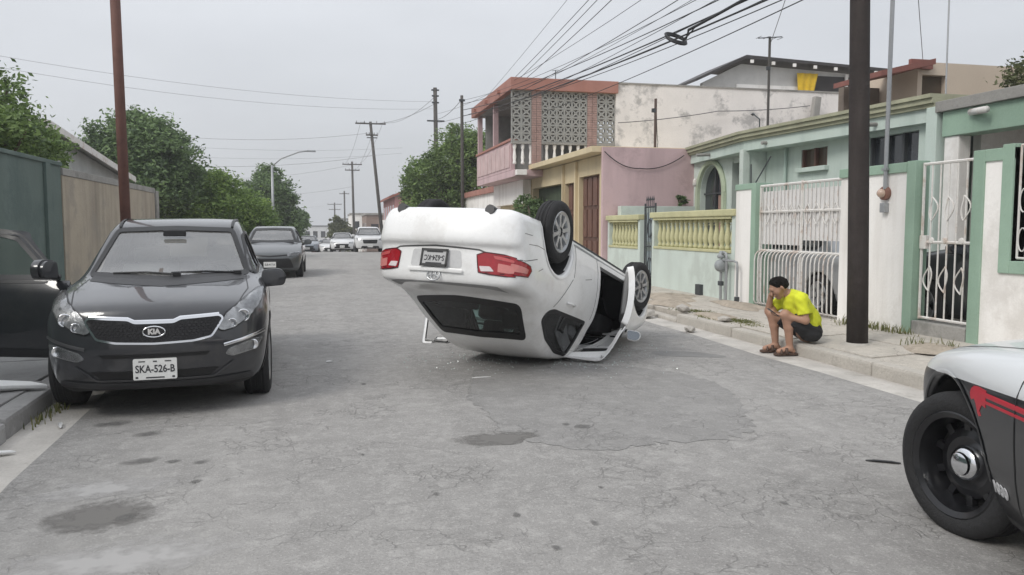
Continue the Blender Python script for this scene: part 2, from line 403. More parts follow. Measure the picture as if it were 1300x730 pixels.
def blob(cx, cy, rx, ry, n=28, rough=.22, rot=0., sd=1):
    r_ = random.Random(sd); ph = [r_.uniform(0, 6.28) for _ in range(6)]; out = []
    for k in range(n):
        a = 2 * math.pi * k / n; q = 1 + rough * sum(math.sin(a * (m + 1) + ph[m]) / (m + 1) ** .7 for m in range(6)) * .6
        x, y = rx * q * math.cos(a), ry * q * math.sin(a); out.append((cx + x * math.cos(rot) - y * math.sin(rot), cy + x * math.sin(rot) + y * math.cos(rot)))
    return out
def ragged(poly, d=.05, amp=.03, sd=1):
    r_ = random.Random(sd); P = dens([tuple(p) for p in poly], d); return [(p[0] + r_.gauss(0, amp) * .6, p[1] + r_.gauss(0, amp)) for p in P]
def ground_patch(name, poly, mat, dz=.004, parent=None, th=.0):
    bm = bmesh.new(); vs = [bm.verts.new((p[0], p[1], 0)) for p in poly]; bm.faces.new(vs)
    bx = [p[0] for p in poly]; by = [p[1] for p in poly]
    for k in np.arange(math.floor(min(bx)), max(bx), .6): bmesh.ops.bisect_plane(bm, geom=bm.faces[:] + bm.edges[:] + bm.verts[:], plane_co=(k, 0, 0), plane_no=(1, 0, 0))
    for v in bm.verts: v.co.z = zg(v.co.y) + crown(v.co.x) + dz * .5
    if th:
        r = bmesh.ops.extrude_face_region(bm, geom=bm.faces[:])
        for v in [g for g in r['geom'] if isinstance(g, bmesh.types.BMVert)]: v.co.z -= th
    bmesh.ops.recalc_face_normals(bm, faces=bm.faces)
    me = bpy.data.meshes.new(name); bm.to_mesh(me); bm.free(); me.materials.append(mat)
    if not th:
        for p in me.polygons:
            if p.normal.z < 0: p.flip()
    return link(name, me, parent)
def stainmat(name, col, strength=.85, soft=.5):
    m = bpy.data.materials.new(name); m.use_nodes = True; t = m.node_tree; L = t.links; b = t.nodes['Principled BSDF']; b.inputs['Base Color'].default_value = (*col, 1); b.inputs['Roughness'].default_value = .85
    c = t.nodes.new('ShaderNodeTexCoord'); v = t.nodes.new('ShaderNodeVectorMath'); v.operation = 'DISTANCE'; mpn = t.nodes.new('ShaderNodeMapping'); mpn.inputs['Scale'].default_value = (1, 1, 0); L.new(c.outputs['Generated'], mpn.inputs[0]); L.new(mpn.outputs[0], v.inputs[0]); v.inputs[1].default_value = (.5, .5, 0)
    n = t.nodes.new('ShaderNodeTexNoise'); n.inputs['Scale'].default_value = 14; n.inputs['Detail'].default_value = 6; L.new(c.outputs['Object'], n.inputs['Vector'])
    a = t.nodes.new('ShaderNodeMath'); a.operation = 'MULTIPLY_ADD'; L.new(n.outputs[0], a.inputs[0]); a.inputs[1].default_value = .55; L.new(v.outputs['Value'], a.inputs[2])
    r = t.nodes.new('ShaderNodeMapRange'); L.new(a.outputs[0], r.inputs[0]); r.inputs[1].default_value = .72; r.inputs[2].default_value = .72 - soft; r.inputs[3].default_value = 0; r.inputs[4].default_value = strength; L.new(r.outputs[0], b.inputs['Alpha'])
    return m
ST1 = stainmat('damp_stain', (.17, .163, .153), .9, .25)
# big repaired area in the middle of the street, small repairs, potholes and oil drops
ground_patch('asphalt_patch', ragged(chaikin([(1.45, 7.95), (2.1, 7.7), (2.9, 7.75), (3.4, 7.2), (3.55, 6.5), (3.25, 5.7), (2.95, 4.95), (2.55, 4.75), (2.2, 4.85), (1.75, 4.7), (1.3, 5.0), (1.15, 5.35), (1.22, 5.9), (1.1, 6.4), (1.28, 7.1)], 2), .05, .03, 5), ASPH2, .004, road)
ground_patch('asphalt_patch', blob(3.95, 8.3, .42, .2, rot=-.35, sd=3), M('pothole_fill', (.24, .236, .23), .9, bump=.5, bs=60), .005, road)
ground_patch('asphalt_patch', blob(-1.15, 4.28, .36, .24, rot=.5, sd=5), ST1, .005, road)
ground_patch('asphalt_patch', blob(1.0, 5.15, .36, .18, rot=.1, rough=.5, sd=8), ST1, .0045, road)
PALE = stainmat('pale_scrape', (.46, .45, .44), .75, .35); PALE_OLD = M('pale_scraped_asphalt', (.36, .352, .343), .9, var=.15, vs=3, fine=.15, bump=.4, bs=60, stain=((.28, .275, .27), .8, 2.2))
ground_patch('scraped_patch', blob(-1.0, 3.72, .6, .24, rot=.25, rough=.5, sd=11), PALE, .004, road)
ground_patch('scraped_patch', blob(-1.3, 4.75, .5, .2, rot=.3, rough=.6, sd=12), PALE, .0035, road)
OIL = stainmat('oil_stain', (.15, .146, .14), .8, .4)
spots = [(-1.55, 6.31, .12), (-1.27, 5.91, .09), (-1.15, 5.22, .1), (-.78, 5.1, .05), (-.95, 5.18, .05), (-1.02, 4.2, .06), (-.75, 4.72, .04), (1.78, 5.35, .07), (1.68, 5.42, .04), (.55, 4.15, .03), (.9, 3.75, .03), (1.25, 3.55, .035), (.2, 5.0, .025), (2.3, 3.6, .03), (.3, 7.3, .04), (1.45, 4.05, .025), (.98, 3.3, .03)]
for i, (x, y, r) in enumerate(spots): ground_patch('oil_stain', blob(x, y, r * 1.5, r * .8, 14, .3, .2 + i * .1, i + 20), OIL, .0055, road)
# gutter joints and kerb stones (each stone its own piece), pavement slabs
rk = random.Random(3)
def kerb(name, x0, x1, ya, yb, mat, skip=(), seg=1.5, drift=lambda y: 0):
    root = tag(sheet(name, [min(x0, x1) + .02, max(x0, x1) - .02], [y for y in yr if ya <= y <= yb], .03, mat), kind='structure')
    for v in root.data.vertices: v.co.x += drift(v.co.y)
    y = ya
    while y < yb:
        L_ = seg * rk.uniform(.75, 1.2); h = .145 + rk.uniform(-.018, .014)
        if any(a < y + L_ / 2 < b for a, b in skip): h = rk.uniform(.05, .09)
        m = MB(); m.box((0, 0, 0), (abs(x1 - x0) + rk.uniform(-.006, .01), L_ - .012, h + .1))
        o = m.obj('kerb_stone', mat, root, bevel=.03); zc = zg(y + L_ / 2)
        o.location = ((x0 + x1) / 2 + drift(y + L_ / 2) + rk.uniform(-.006, .006), y + L_ / 2, zc + h / 2 - .05); o.rotation_euler = (math.atan2(zg(y + L_) - zg(y), L_) + rk.uniform(-.006, .006), rk.uniform(-.01, .01), rk.uniform(-.004, .004) + math.atan2(drift(y) - drift(y + L_), L_))
        y += L_
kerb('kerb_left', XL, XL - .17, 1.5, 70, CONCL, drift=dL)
kerb('kerb_right', XR, XR + .17, 2.5, 70, M('kerb_concrete_pale', (.46, .43, .385), .9, var=.2, vs=1.5, fine=.12, bump=.6, bs=30, stain=((.26, .24, .21), .7, 1.6)), skip=((9.3, 10.2), (11.0, 12.4)))
def pavement(name, x0, x1, ya, yb, z0, z1, mat, ny=1.35, nx_=1, gap=.012, jit=.008, drift=None):
    root = tag(sheet(name, [x0 + .01, x1 - .01], [y for y in [ya + i * .5 for i in range(int((yb - ya) * 2) + 1)]], min(z0, z1) - .06, DIRT), kind='structure')
    y = ya; dx = (x1 - x0) / nx_
    while y < yb - .1:
        L_ = ny * rk.uniform(.9, 1.1)
        if drift: dx = (x1 + drift(y + L_ / 2) + .02 - x0) / nx_
        for i in range(nx_):
            xa = x0 + i * dx; t = (i + .5) / nx_; zz = z0 + (z1 - z0) * t
            m = MB(); m.box((0, 0, 0), (dx - gap, L_ - gap, .12)); o = m.obj('paving_slab', mat, root, bevel=.008)
            o.location = (xa + dx / 2, y + L_ / 2, zz - .06 + zg(y + L_ / 2) + rk.uniform(-jit, jit) * .6)
            o.rotation_euler = (rk.uniform(-.008, .008) + math.atan2(zg(y + L_) - zg(y), L_), -(z1 - z0) / (x1 - x0) + rk.uniform(-.004, .004), 0)
        y += L_
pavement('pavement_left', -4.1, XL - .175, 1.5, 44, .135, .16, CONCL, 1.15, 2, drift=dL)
pavement('pavement_right', XR + .175, 6.86, 2.5, 44, .14, .205, CONC2, 1.5, 2)
# a concrete yard behind the right-hand walls
ym = MB(); ym.bb(7.02, 13, 2, 18.85, -.1, .16); tag(ym.obj('yard_floor', CONC2), kind='structure')
# broken kerb rubble and litter on the right-hand pavement
def rock(mb, c, r, sd, flat=.6):
    r_ = random.Random(sd); bm = bmesh.new(); bmesh.ops.create_icosphere(bm, subdivisions=1, radius=r)
    for v in bm.verts: v.co *= r_.uniform(.7, 1.25); v.co.z *= flat
    lo = min(v.co.z for v in bm.verts)
    mb.add([(v.co.x + c[0], v.co.y + c[1], v.co.z - lo + c[2]) for v in bm.verts], [tuple(v.index for v in f.verts) for f in bm.faces]); bm.free()
for i, (x, y, z, r, lb) in enumerate([(5.0, 11.9, .0, .17, 'largest chunk of broken kerb concrete lying by the overturned car'), (5.38, 11.3, .14, .13, 'chunk of broken concrete on the pavement edge by the overturned car'), (4.95, 10.15, 0, .12, 'broken kerb fragment lying in the gutter'), (5.45, 10.1, .14, .1, 'concrete fragment on the pavement above the broken kerb')]):
    m = MB(); rock(m, (0, 0, 0), r, i + 5, .5); o = m.obj('concrete_chunk', CONC, bevel=.006); o.location = (x, y, z); tag(o, lb, 'rubble', 'broken kerb concrete')
for i, (x, y, rx, ry, hh) in enumerate([(5.75, 12.6, .35, .6, .05), (6.2, 13.6, .5, .9, .045), (5.6, 10.6, .22, .5, .04), (6.55, 11.6, .25, .8, .05), (5.62, 13.9, .2, .5, .06), (6.3, 7.0, .3, .5, .03)]):
    m = MB(); r_ = random.Random(i); P = []; F = []; nr_, na = 5, 18
    for a in range(nr_ + 1):
        for b in range(na): q = a / nr_; th_ = 2 * math.pi * b / na; w_ = 1 + .18 * math.sin(th_ * 3 + i) + .1 * math.sin(th_ * 5 + 2 * i); P.append((rx * q * w_ * math.cos(th_), ry * q * w_ * math.sin(th_), hh * (1 - q * q) + r_.uniform(-.006, .006) - .02 * (q > .99)))
    for a in range(nr_):
        for b in range(na): F.append((a * na + b, a * na + (b + 1) % na, (a + 1) * na + (b + 1) % na, (a + 1) * na + b))
    m.add(P, F); o = m.obj('dirt', M('pavement_dirt', (.40, .345, .28), .95, var=.25, vs=4, fine=.15, bump=.9, bs=25, stain=((.24, .20, .16), .6, 3.)), smooth=True); o.location = (x, y, .14 + .065 * (x - 5.4) / 1.45 + .012); tag(o, kind='structure')
def blades(name, label, spots, mat, n=60, h=.12, sd=1, kind='stuff'):
    r_ = random.Random(sd); m = MB()
    for (cx, cy, rx, ry, z) in spots:
        for _ in range(n):
            x, y = cx + r_.gauss(0, rx), cy + r_.gauss(0, ry); a = r_.uniform(0, 6.28); hh = h * r_.uniform(.4, 1.3); w = .006; l = hh * r_.uniform(.1, .6); b = r_.uniform(0, 6.28)
            dx, dy = math.cos(a) * w, math.sin(a) * w; lx, ly = math.cos(b) * l, math.sin(b) * l
            m.add([(x - dx, y - dy, z), (x + dx, y + dy, z), (x + lx * .4 + dx * .8, y + ly * .4 + dy * .8, z + hh * .6), (x + lx * .4 - dx * .8, y + ly * .4 - dy * .8, z + hh * .6), (x + lx, y + ly, z + hh)], [(0, 1, 2, 3), (3, 2, 4)])
    o = m.obj(name, mat, recalc=False); tag(o, label, 'grass', kind=kind); return o
GRASS = leafmat('dry_grass_blade', (.09, .11, .035), (.24, .23, .10), 3.)
blades('grass', 'low dry grass strip along the broken pavement edge', [(5.62 + .12 * math.sin(i), 9.6 + i * .2, .07, .14, .14) for i in range(11)], GRASS, 260, .028, 2)
blades('weeds', 'dry weeds at the foot of the white wall beside the wooden pole', [(6.7 + .04 * math.sin(i * 3), 8.05 + i * .16, .05, .1, .19) for i in range(8)] + [(6.3, 7.35, .1, .12, .17), (6.45, 7.15, .08, .12, .17)], GRASS, 26, .10, 4)
blades('weeds', 'thin weeds in the gutter crack behind the black SUV front wheel', [(-2.14, 6.6 + i * .3, .03, .12, .0) for i in range(4)], GRASS, 30, .07, 6)
# debris from the crash
LIT = M('white_plastic', (.75, .75, .74), .35, var=.05, fine=.03, bump=0, coat=.3)
BLKP = M('black_plastic', (.025, .025, .027), .45, var=.2, bump=.05)
def shard(name, label, poly, loc, rot, mat, th=.02, bend=.06):
    m = MB(); P = chaikin(poly, 1); xs = [p[0] for p in P]; L_ = max(xs) - min(xs)
    m.prism([tuple(p) for p in P], th, fn=lambda p: Vector((p.x, p.y, p.z + bend * (1 - ((p.x - min(xs)) / L_ * 2 - 1) ** 2)))); o = m.obj(name, mat, bevel=.004, auto=50)
    o.location = loc; o.rotation_euler = rot; return tag(o, label, 'debris')
shard('bumper_fragment', 'white curved plastic bumper fragment lying on the left pavement beside the black SUV', [(-.45, -.06), (-.1, -.1), (.3, -.07), (.48, .0), (.25, .07), (-.4, .08)], (-2.68, 7.0, .165), (.12, 0, .2), LIT, .025, .05)
shard('plastic_fragment', 'black plastic liner fragment under the white bumper piece on the pavement', [(-.3, -.08), (.2, -.06), (.33, .02), (.1, .09), (-.28, .06)], (-2.72, 6.86, .15), (0, .03, .5), BLKP, .012, .01)
shard('plastic_fragment', 'small white plastic fragment lying in the left gutter', [(-.11, -.03), (.06, -.04), (.12, .0), (-.08, .04)], (-2.1, 5.62, .012), (0, 0, .3), LIT, .012, .012)
shard('trim_strip', 'thin white trim sliver in the gutter joint by the kerb', [(-.09, -.012), (.08, -.02), (.09, .01), (-.08, .015)], (-1.95, 6.35, .012), (0, 0, 1.9), LIT, .008, .012)
shard('trim_strip', 'thin dark trim strip lying on the asphalt near the police car wheel', [(-.1, -.012), (.1, -.012), (.1, .012), (-.1, .014)], (3.32, 4.12, .03), (0, 0, 2.6), BLKP, .008, .006)
shard('plastic_fragment', 'small pale fragment on the asphalt between the black SUV and the overturned car', [(-.04, -.015), (.04, -.02), (.03, .02), (-.03, .02)], (.0, 8.6, .032), (0, 0, .3), LIT, .01, .006)
shard('plastic_fragment', 'white sliver of plastic on the asphalt before the overturned car', [(-.1, -.015), (.09, -.02), (.1, .012), (-.09, .018)], (1.42, 7.35, .036), (0, 0, .1), LIT, .006, .004)
gm = MB(); rg = random.Random(9)
for _ in range(420):
    t_ = rg.random(); x, y = 1.0 + 2.6 * t_ + rg.gauss(0, .25), 8.5 - .9 * t_ + rg.gauss(0, .35) + (1.0 if t_ > .75 else 0); s_ = rg.uniform(.004, .011); z = zg(y) + crown(min(x, 4.7)) + .001; a = rg.uniform(0, 6.28)
    gm.add([(x + s_ * math.cos(a + q), y + s_ * math.sin(a + q), z) for q in (0, 2.1, 4.2)] + [(x, y, z + s_ * .9)], [(0, 1, 3), (1, 2, 3), (2, 0, 3)])
tag(gm.obj('broken_glass', M('glass_crumb', (.5, .58, .56), .15, bump=0, coat=.5)), 'crumbs of broken glass scattered around the overturned car', 'broken glass', kind='stuff')
# ------------------------------------------------------------------ vehicles
def sinterp(pts, width):
    xs = np.array([p[0] for p in pts], float); ys = np.array([p[1] for p in pts], float)
    g = np.linspace(xs[0] - 1, xs[-1] + 1, 800); v = np.interp(g, xs, ys); n = max(1, int(width / (g[1] - g[0])))
    for _ in range(2): v = np.convolve(np.pad(v, n, 'edge'), np.ones(2 * n + 1) / (2 * n + 1), 'valid')
    return lambda q: np.interp(q, g, v)
class Car:
    """Body as a smooth solid from its side profile, its section widths and its plan taper; panes, lamps and trim are laid on its skin."""
    def __init__(s, prof, wz, wx, bowf, bowr, crown, wheels, Ra, Wi=.5, k=.06, ke=.16, it=2, dent=None):
        P = chaikin(prof, it); s.lo = P.min(0); s.hi = P.max(0); s.Wm = max(w for _, w in wz); s.wheels = wheels; s.Ra = Ra; s.Wi = Wi
        s.dx = .012; gx = np.arange(s.lo[0] - .5, s.hi[0] + .5, s.dx); gz = np.arange(s.lo[1] - .4, s.hi[1] + .4, s.dx); X, Z = np.meshgrid(gx, gz, indexing='ij')
        D = np.full(X.shape, 1e9)
        for i in range(len(P)):
            a, b = P[i - 1], P[i]; e = b - a; L2 = e @ e
            if L2 < 1e-12: continue
            t = np.clip(((X - a[0]) * e[0] + (Z - a[1]) * e[1]) / L2, 0, 1); D = np.minimum(D, (X - a[0] - t * e[0]) ** 2 + (Z - a[1] - t * e[1]) ** 2)
        s.T = np.sqrt(D) * np.where(inside([tuple(p) for p in P], X, Z), -1, 1); s.g0 = (gx[0], gz[0])
        s.wz = sinterp(wz, .022); s.wx = sinterp(wx, .06); s.bowf, s.bowr, s.crown, s.k, s.ke, s.dent = bowf, bowr, crown, k, ke, dent
        s.root = None
    def tab(s, x, z):
        u = np.clip((x - s.g0[0]) / s.dx, 0, s.T.shape[0] - 1.001); v = np.clip((z - s.g0[1]) / s.dx, 0, s.T.shape[1] - 1.001)
        i = u.astype(int); j = v.astype(int); a = u - i; b = v - j; T = s.T
        return (T[i, j] * (1 - a) + T[i + 1, j] * a) * (1 - b) + (T[i, j + 1] * (1 - a) + T[i + 1, j + 1] * a) * b
    def f(s, x, y, z):
        ay = np.abs(y); q = (ay / s.Wm) ** 2
        bl = np.tanh(x / .6); xb = x + np.where(x > 0, s.bowf, s.bowr) * bl * q * (1 + .6 * q)
        d = s.tab(xb, z + s.crown * q); w = ay - s.wz(z) * s.wx(x)
        e = np.clip(np.maximum((x - s.hi[0] + 1.0), (s.lo[0] + .9 - x)) / .7, 0, 1); k = s.k + (s.ke - s.k) * e * e * (3 - 2 * e)
        r = smax(d, w, k)
        for (wxp, wzp) in s.wheels:
            rr = np.sqrt((x - wxp) ** 2 + (z - wzp) ** 2) - s.Ra; r = smax(r, -np.maximum(rr, s.Wi - ay), .025)
        if s.dent is not None: r = s.dent(r, x, y, z)
        return r
    def build(s, root, paint, h=.026, cuts=(), liner=None, lin_h=.06):
        s.root = root; lo = (s.lo[0], -s.Wm - .03, s.lo[1]); hi = (s.hi[0], s.Wm + .03, s.hi[1])
        V, Q = surface_nets(s.f, lo, hi, h); s.bvh = BVHTree.FromPolygons([tuple(v) for v in V], [tuple(q) for q in Q])
        def cutq(V, Q, grow):
            C_ = V[Q].mean(1); keep = np.ones(len(Q), bool)
            n = np.cross(V[Q[:, 2]] - V[Q[:, 0]], V[Q[:, 3]] - V[Q[:, 1]]); n /= np.linalg.norm(n, axis=1, keepdims=True) + 1e-12
            for view, poly in cuts:
                a, b, side = {'f': (1, 2, C_[:, 0] > .0), 'r': (1, 2, C_[:, 0] < -.3), 'L': (0, 2, C_[:, 1] > .25), 'R': (0, 2, C_[:, 1] < -.25)}[view]
                dirn = {'f': n[:, 0] > .15, 'r': n[:, 0] < -.1, 'L': n[:, 1] > .1, 'R': n[:, 1] < -.1}[view]
                keep &= ~(inside(inset(poly, grow), C_[:, a], C_[:, b]) & side & dirn)
            return Q[keep]
        Qb = cutq(V, Q, .012); C_ = V[Qb].mean(1); mi = np.zeros(len(Qb), int)
        for (wxp, wzp) in s.wheels: mi |= ((np.hypot(C_[:, 0] - wxp, C_[:, 2] - wzp) < s.Ra + .003) & (np.abs(C_[:, 1]) < s.wz(C_[:, 2]) * s.wx(C_[:, 0]) - .05)).astype(int)
        mi |= ((C_[:, 2] < s.lo[1] + .035)).astype(int)
        s.body = np_obj('body', V, Qb, [paint, M('underbody', (.03, .03, .03), .9)], root, mi)
        if liner:
            V2, Q2 = surface_nets(lambda x, y, z: s.f(x, y, z) + .07, lo, hi, lin_h, 1); np_obj('cabin_lining', V2, cutq(V2, Q2, -.03)[:, ::-1], [liner], root)
        return s
    def hit(s, view, a, b):
        o, d = {'f': ((6, a, b), (-1, 0, 0)), 'r': ((-6, a, b), (1, 0, 0)), 'L': ((a, 4, b), (0, -1, 0)), 'R': ((a, -4, b), (0, 1, 0)), 'T': ((a, b, 4), (0, 0, -1))}[view]
        p, n, _, _ = s.bvh.ray_cast(Vector(o), Vector(d))
        if p is None:
            mid = {'f': (s.hi[0] - .3, a, b), 'r': (s.lo[0] + .3, a, b), 'L': (a, s.Wm, b), 'R': (a, -s.Wm, b), 'T': (a, b, 1.2)}[view]
            p, n, _, _ = s.bvh.find_nearest(Vector(mid))
        if n.dot(Vector(d)) > 0: n = -n
        return p, n
    def panel(s, name, view, poly, mat, off=.004, th=.012, parent=None, step=.06, smooth=True):
        bm = bmesh.new(); bm.faces.new([bm.verts.new((p[0], p[1], 0)) for p in poly])
        for ax in (0, 1):
            lo = min(p[ax] for p in poly); hi = max(p[ax] for p in poly); n = max(1, int((hi - lo) / step))
            for k_ in range(1, n):
                no = (1, 0, 0) if ax == 0 else (0, 1, 0); c = lo + (hi - lo) * k_ / n
                bmesh.ops.bisect_plane(bm, geom=bm.verts[:] + bm.edges[:] + bm.faces[:], plane_co=(c, 0, 0) if ax == 0 else (0, c, 0), plane_no=no)
        bmesh.ops.triangulate(bm, faces=[f for f in bm.faces if len(f.verts) > 4])
        nr = {}
        for v in bm.verts:
            p, n = s.hit(view, v.co.x, v.co.y); v.co = p + n * off; nr[v] = n
        if th:
            old = bm.verts[:]; r = bmesh.ops.extrude_face_region(bm, geom=bm.faces[:])
            new = [g for g in r['geom'] if isinstance(g, bmesh.types.BMVert)]
            for v in new:
                p, n, _, _ = s.bvh.find_nearest(v.co); v.co -= (nr.get(v) or (v.co - p).normalized() * (1 if off > 0 else -1)) * th
        bmesh.ops.recalc_face_normals(bm, faces=bm.faces)
        if not th and sum(f_.normal.dot(nr[f_.verts[0]]) for f_ in bm.faces) < 0: bmesh.ops.reverse_faces(bm, faces=bm.faces)
        me = bpy.data.meshes.new(name); bm.to_mesh(me); bm.free(); me.materials.append(mat)
        if smooth: me.shade_smooth(); me.set_sharp_from_angle(angle=R(35))
        return link(name, me, parent or s.root)
    def strip(s, name, view, pts, w, mat, off=.002, parent=None, closed=False):
        """narrow band along a 2D path on the skin: seams, mouldings, seals"""
        P = [Vector(p) for p in pts]; D = []
        for i in range(len(P) - (0 if closed else 1)):
            a, b = P[i], P[(i + 1) % len(P)]; n = max(1, int((b - a).length / .05))
            D += [a.lerp(b, k_ / n) for k_ in range(n)]
        if not closed: D.append(P[-1])
        m = MB(); L_, N_ = [], len(D)
        for i, p in enumerate(D):
            t = (D[(i + 1) % N_] - D[i - 1]) if closed else (D[min(i + 1, N_ - 1)] - D[max(i - 1, 0)])
            t = t.normalized() if t.length > 1e-9 else Vector((1, 0)); q = Vector((-t.y, t.x)) * w / 2
            for sg_ in (1, -1):
                c, n = s.hit(view, p.x + q.x * sg_, p.y + q.y * sg_); L_.append(c + n * off); 
            c, n = s.hit(view, p.x, p.y); L_.append(c + n * (off + min(.006, w * .15))); 
        F = []
        for i in range(N_ if closed else N_ - 1):
            a, b = i * 3, ((i + 1) % N_) * 3; F += [(a, a + 2, b + 2, b), (a + 2, a + 1, b + 1, b + 2)]
        m.add(L_, F); return m.obj(name, mat, parent or s.root, smooth=True)
    def ring(s, name, view, poly, w, mat, off=.004, out=.006, depth=.02, parent=None):
        poly = dens(poly); A = inset(poly, -out); B = inset(poly, w); N_ = len(poly); L_ = []
        for i in range(N_):
            c, n = s.hit(view, *A[i]); L_.append(c - n * .01); c2, n2 = s.hit(view, *A[i]); L_.append(c2 + n2 * off)
            c, n = s.hit(view, *B[i]); L_.append(c + n * off); L_.append(c - n * depth)
        F = []
        for i in range(N_):
            a, b = i * 4, ((i + 1) % N_) * 4
            F += [(a + j, a + j + 1, b + j + 1, b + j) for j in range(3)]
        m = MB(); m.add(L_, F); return m.obj(name, mat, parent or s.root, auto=50)
    def window(s, view, poly, glass, seal, w=.03, name='window', off=-.006, parent=None):
        o = s.panel(name, view, inset(dens(poly, .06), w * .4), glass, off, 0, parent, .08); s.ring('window_seal', view, poly, w, seal, parent=o); return o
RUB = M('tyre_rubber', (.017, .017, .018), .85, var=.3, bump=.4, bs=60); SEAL = M('black_seal', (.012, .012, .013), .45, bump=0)
CHR = M('chrome', (.75, .76, .78), .12, 1., var=.03, fine=0, bump=0); ALLOY = M('alloy', (.48, .49, .5), .32, .85, var=.1, bump=.03); STEEL = M('black_steel', (.012, .012, .014), .3, .2, coat=.4, bump=.02)
CABIN = M('cabin_trim', (.03, .03, .033), .85); SEATM = M('seat_fabric', (.07, .07, .075), .9, bump=.3); LENS = glassmat('lamp_lens', (1, 1, 1), .9); PLATE = M('plate_white', (.72, .72, .70), .5, var=.05, bump=0); INK = M('plate_ink', (.03, .03, .035), .6, bump=0)
HOUS = M('lamp_housing', (.45, .46, .47), .22, .8, var=.3, vs=12, bump=.3, bs=20)
def wheel(root, x, y, z, Rt, w, rr, side, style, steer=0., spin=0.):
    """tyre with a rim; side +1 = left of the car. The tyre is the wheel part, rim and cap are its pieces"""
    m = MB(); hw = w / 2
    m.lathe([(rr - .012, -hw * .8), (rr + .012, -hw), (Rt - .045, -hw * 1.03), (Rt - .012, -hw * .86), (Rt, -hw * .6)] + [(Rt - (.006 if i % 2 else 0), hw * t) for i, t in enumerate((-.45, -.4, -.1, -.06, .06, .1, .4, .45))] + [(Rt, hw * .6), (Rt - .012, hw * .86), (Rt - .045, hw * 1.03), (rr + .012, hw), (rr - .012, hw * .8)], 48, axis='y')
    t = m.obj('wheel', RUB, root, auto=40)
    t.matrix_local = Matrix.Translation((x, y, z)) @ Matrix.Rotation(steer, 4, 'Z') @ (Matrix.Identity(4) if side > 0 else Matrix.Rotation(math.pi, 4, 'Z')) @ Matrix.Rotation(spin, 4, 'Y')
    rmat = STEEL if style == 'steel' else ALLOY
    m = MB(); m.lathe([(rr - .005, -hw * .8), (rr - .02, 0), (rr - .012, hw * .7), (rr + .006, hw * .9), (rr - .004, hw * .96), (rr - .03, hw * .82), (rr - .045, hw * .4), (rr - .05, -hw * .7)], 40, axis='y')
    if style == 'steel':
        m.lathe([(rr - .03, -hw * .45), (rr - .07, -hw * .3), (rr * .66, -hw * .02), (rr * .5, hw * .1), (rr * .36, hw * .0), (.02, hw * .0)], 40, axis='y')
        for k in range(10):
            a = 2 * math.pi * k / 10; c = Vector((math.cos(a), 0, math.sin(a))); mt = Matrix.Translation((c.x * rr * .72, -hw * .1, c.z * rr * .72)) @ Matrix.Rotation(-a, 4, 'Y')
            m.box((0, 0, 0), (.05, .03, .035), mat=mt)
    else:
        m.lathe([(.0, hw * .62), (.05, hw * .66), (.065, hw * .5), (.07, hw * .2)], 24, axis='y')
        n = {'alloy8': 8, 'alloy5': 5, 'alloy10': 10}[style]; sw = {8: .026, 5: .05, 10: .02}[n]
        for k in range(n):
            a = 2 * math.pi * k / n; ca, sa = math.cos(a), math.sin(a); P = []
            for (r_, hh, dd, yy) in ((.045, sw * 1.0, .02, hw * .58), (rr * .6, sw * .8, .018, hw * .66), (rr - .028, sw * 1.25, .015, hw * .74)):
                for (q, e) in ((-1, -1), (1, -1), (.8, 1), (-.8, 1)): P.append((r_ * ca - q * hh * sa, yy + e * dd, r_ * sa + q * hh * ca))
            m.add(P, [(i * 4 + j, i * 4 + (j + 1) % 4, i * 4 + 4 + (j + 1) % 4, i * 4 + 4 + j) for i in range(2) for j in range(4)] + [(8, 9, 10, 11)])
    m.obj('rim', rmat, t, auto=35)
    m = MB(); m.lathe([(rr - .05, -hw * .3), (.02, -hw * .3)], 24, axis='y'); m.obj('brake_backing', M('brake_dark', (.012, .012, .012), .7, .3), t)
    m = MB()
    if style == 'steel': m.lathe([(.083, hw * .0), (.085, hw * .2), (.072, hw * .38), (.055, hw * .44), (.052, hw * .56), (.035, hw * .64), (.0, hw * .65)], 28, axis='y')
    else: m.lathe([(.036, hw * .6), (.034, hw * .7), (.0, hw * .73)], 20, axis='y')
    m.obj('hub_cap', CHR if style == 'steel' else ALLOY, t, auto=40)
    return t
def seat(root, x, y, z=.32, mat=None):
    m = MB(); m.box((x, y, z + .12), (.5, .48, .16)); m.box((0, 0, 0), (.14, .46, .58), mat=Matrix.Translation((x - .28, y, z + .44)) @ Matrix.Rotation(R(-14), 4, 'Y')); m.box((x - .37, y, z + .82), (.1, .26, .16))
    return m.obj('seat', mat or SEATM, root, bevel=.04, smooth=True)
def steering(root, x, y, z):
    m = MB(); mt = Matrix.Translation((x, y, z)) @ Matrix.Rotation(R(-65), 4, 'Y'); pts = [mt @ Vector((.18 * math.cos(a), .18 * math.sin(a), 0)) for a in [2 * math.pi * i / 20 for i in range(21)]]
    m.tube(pts, .014, 6, False); m.tube([mt @ Vector((-.17, 0, 0)), mt @ Vector((.0, 0, -.02)), mt @ Vector((.17, 0, 0))], .018, 6); m.tube([mt @ Vector((0, 0, 0)), mt @ Vector((0, 0, -.3))], .03, 6)
    return m.obj('steering_wheel', CABIN, root)
def dashboard(root, x, w, z):
    m = MB(); m.box((x, 0, z), (.45, w, .22)); return m.obj('dashboard', CABIN, root, bevel=.05, smooth=True)
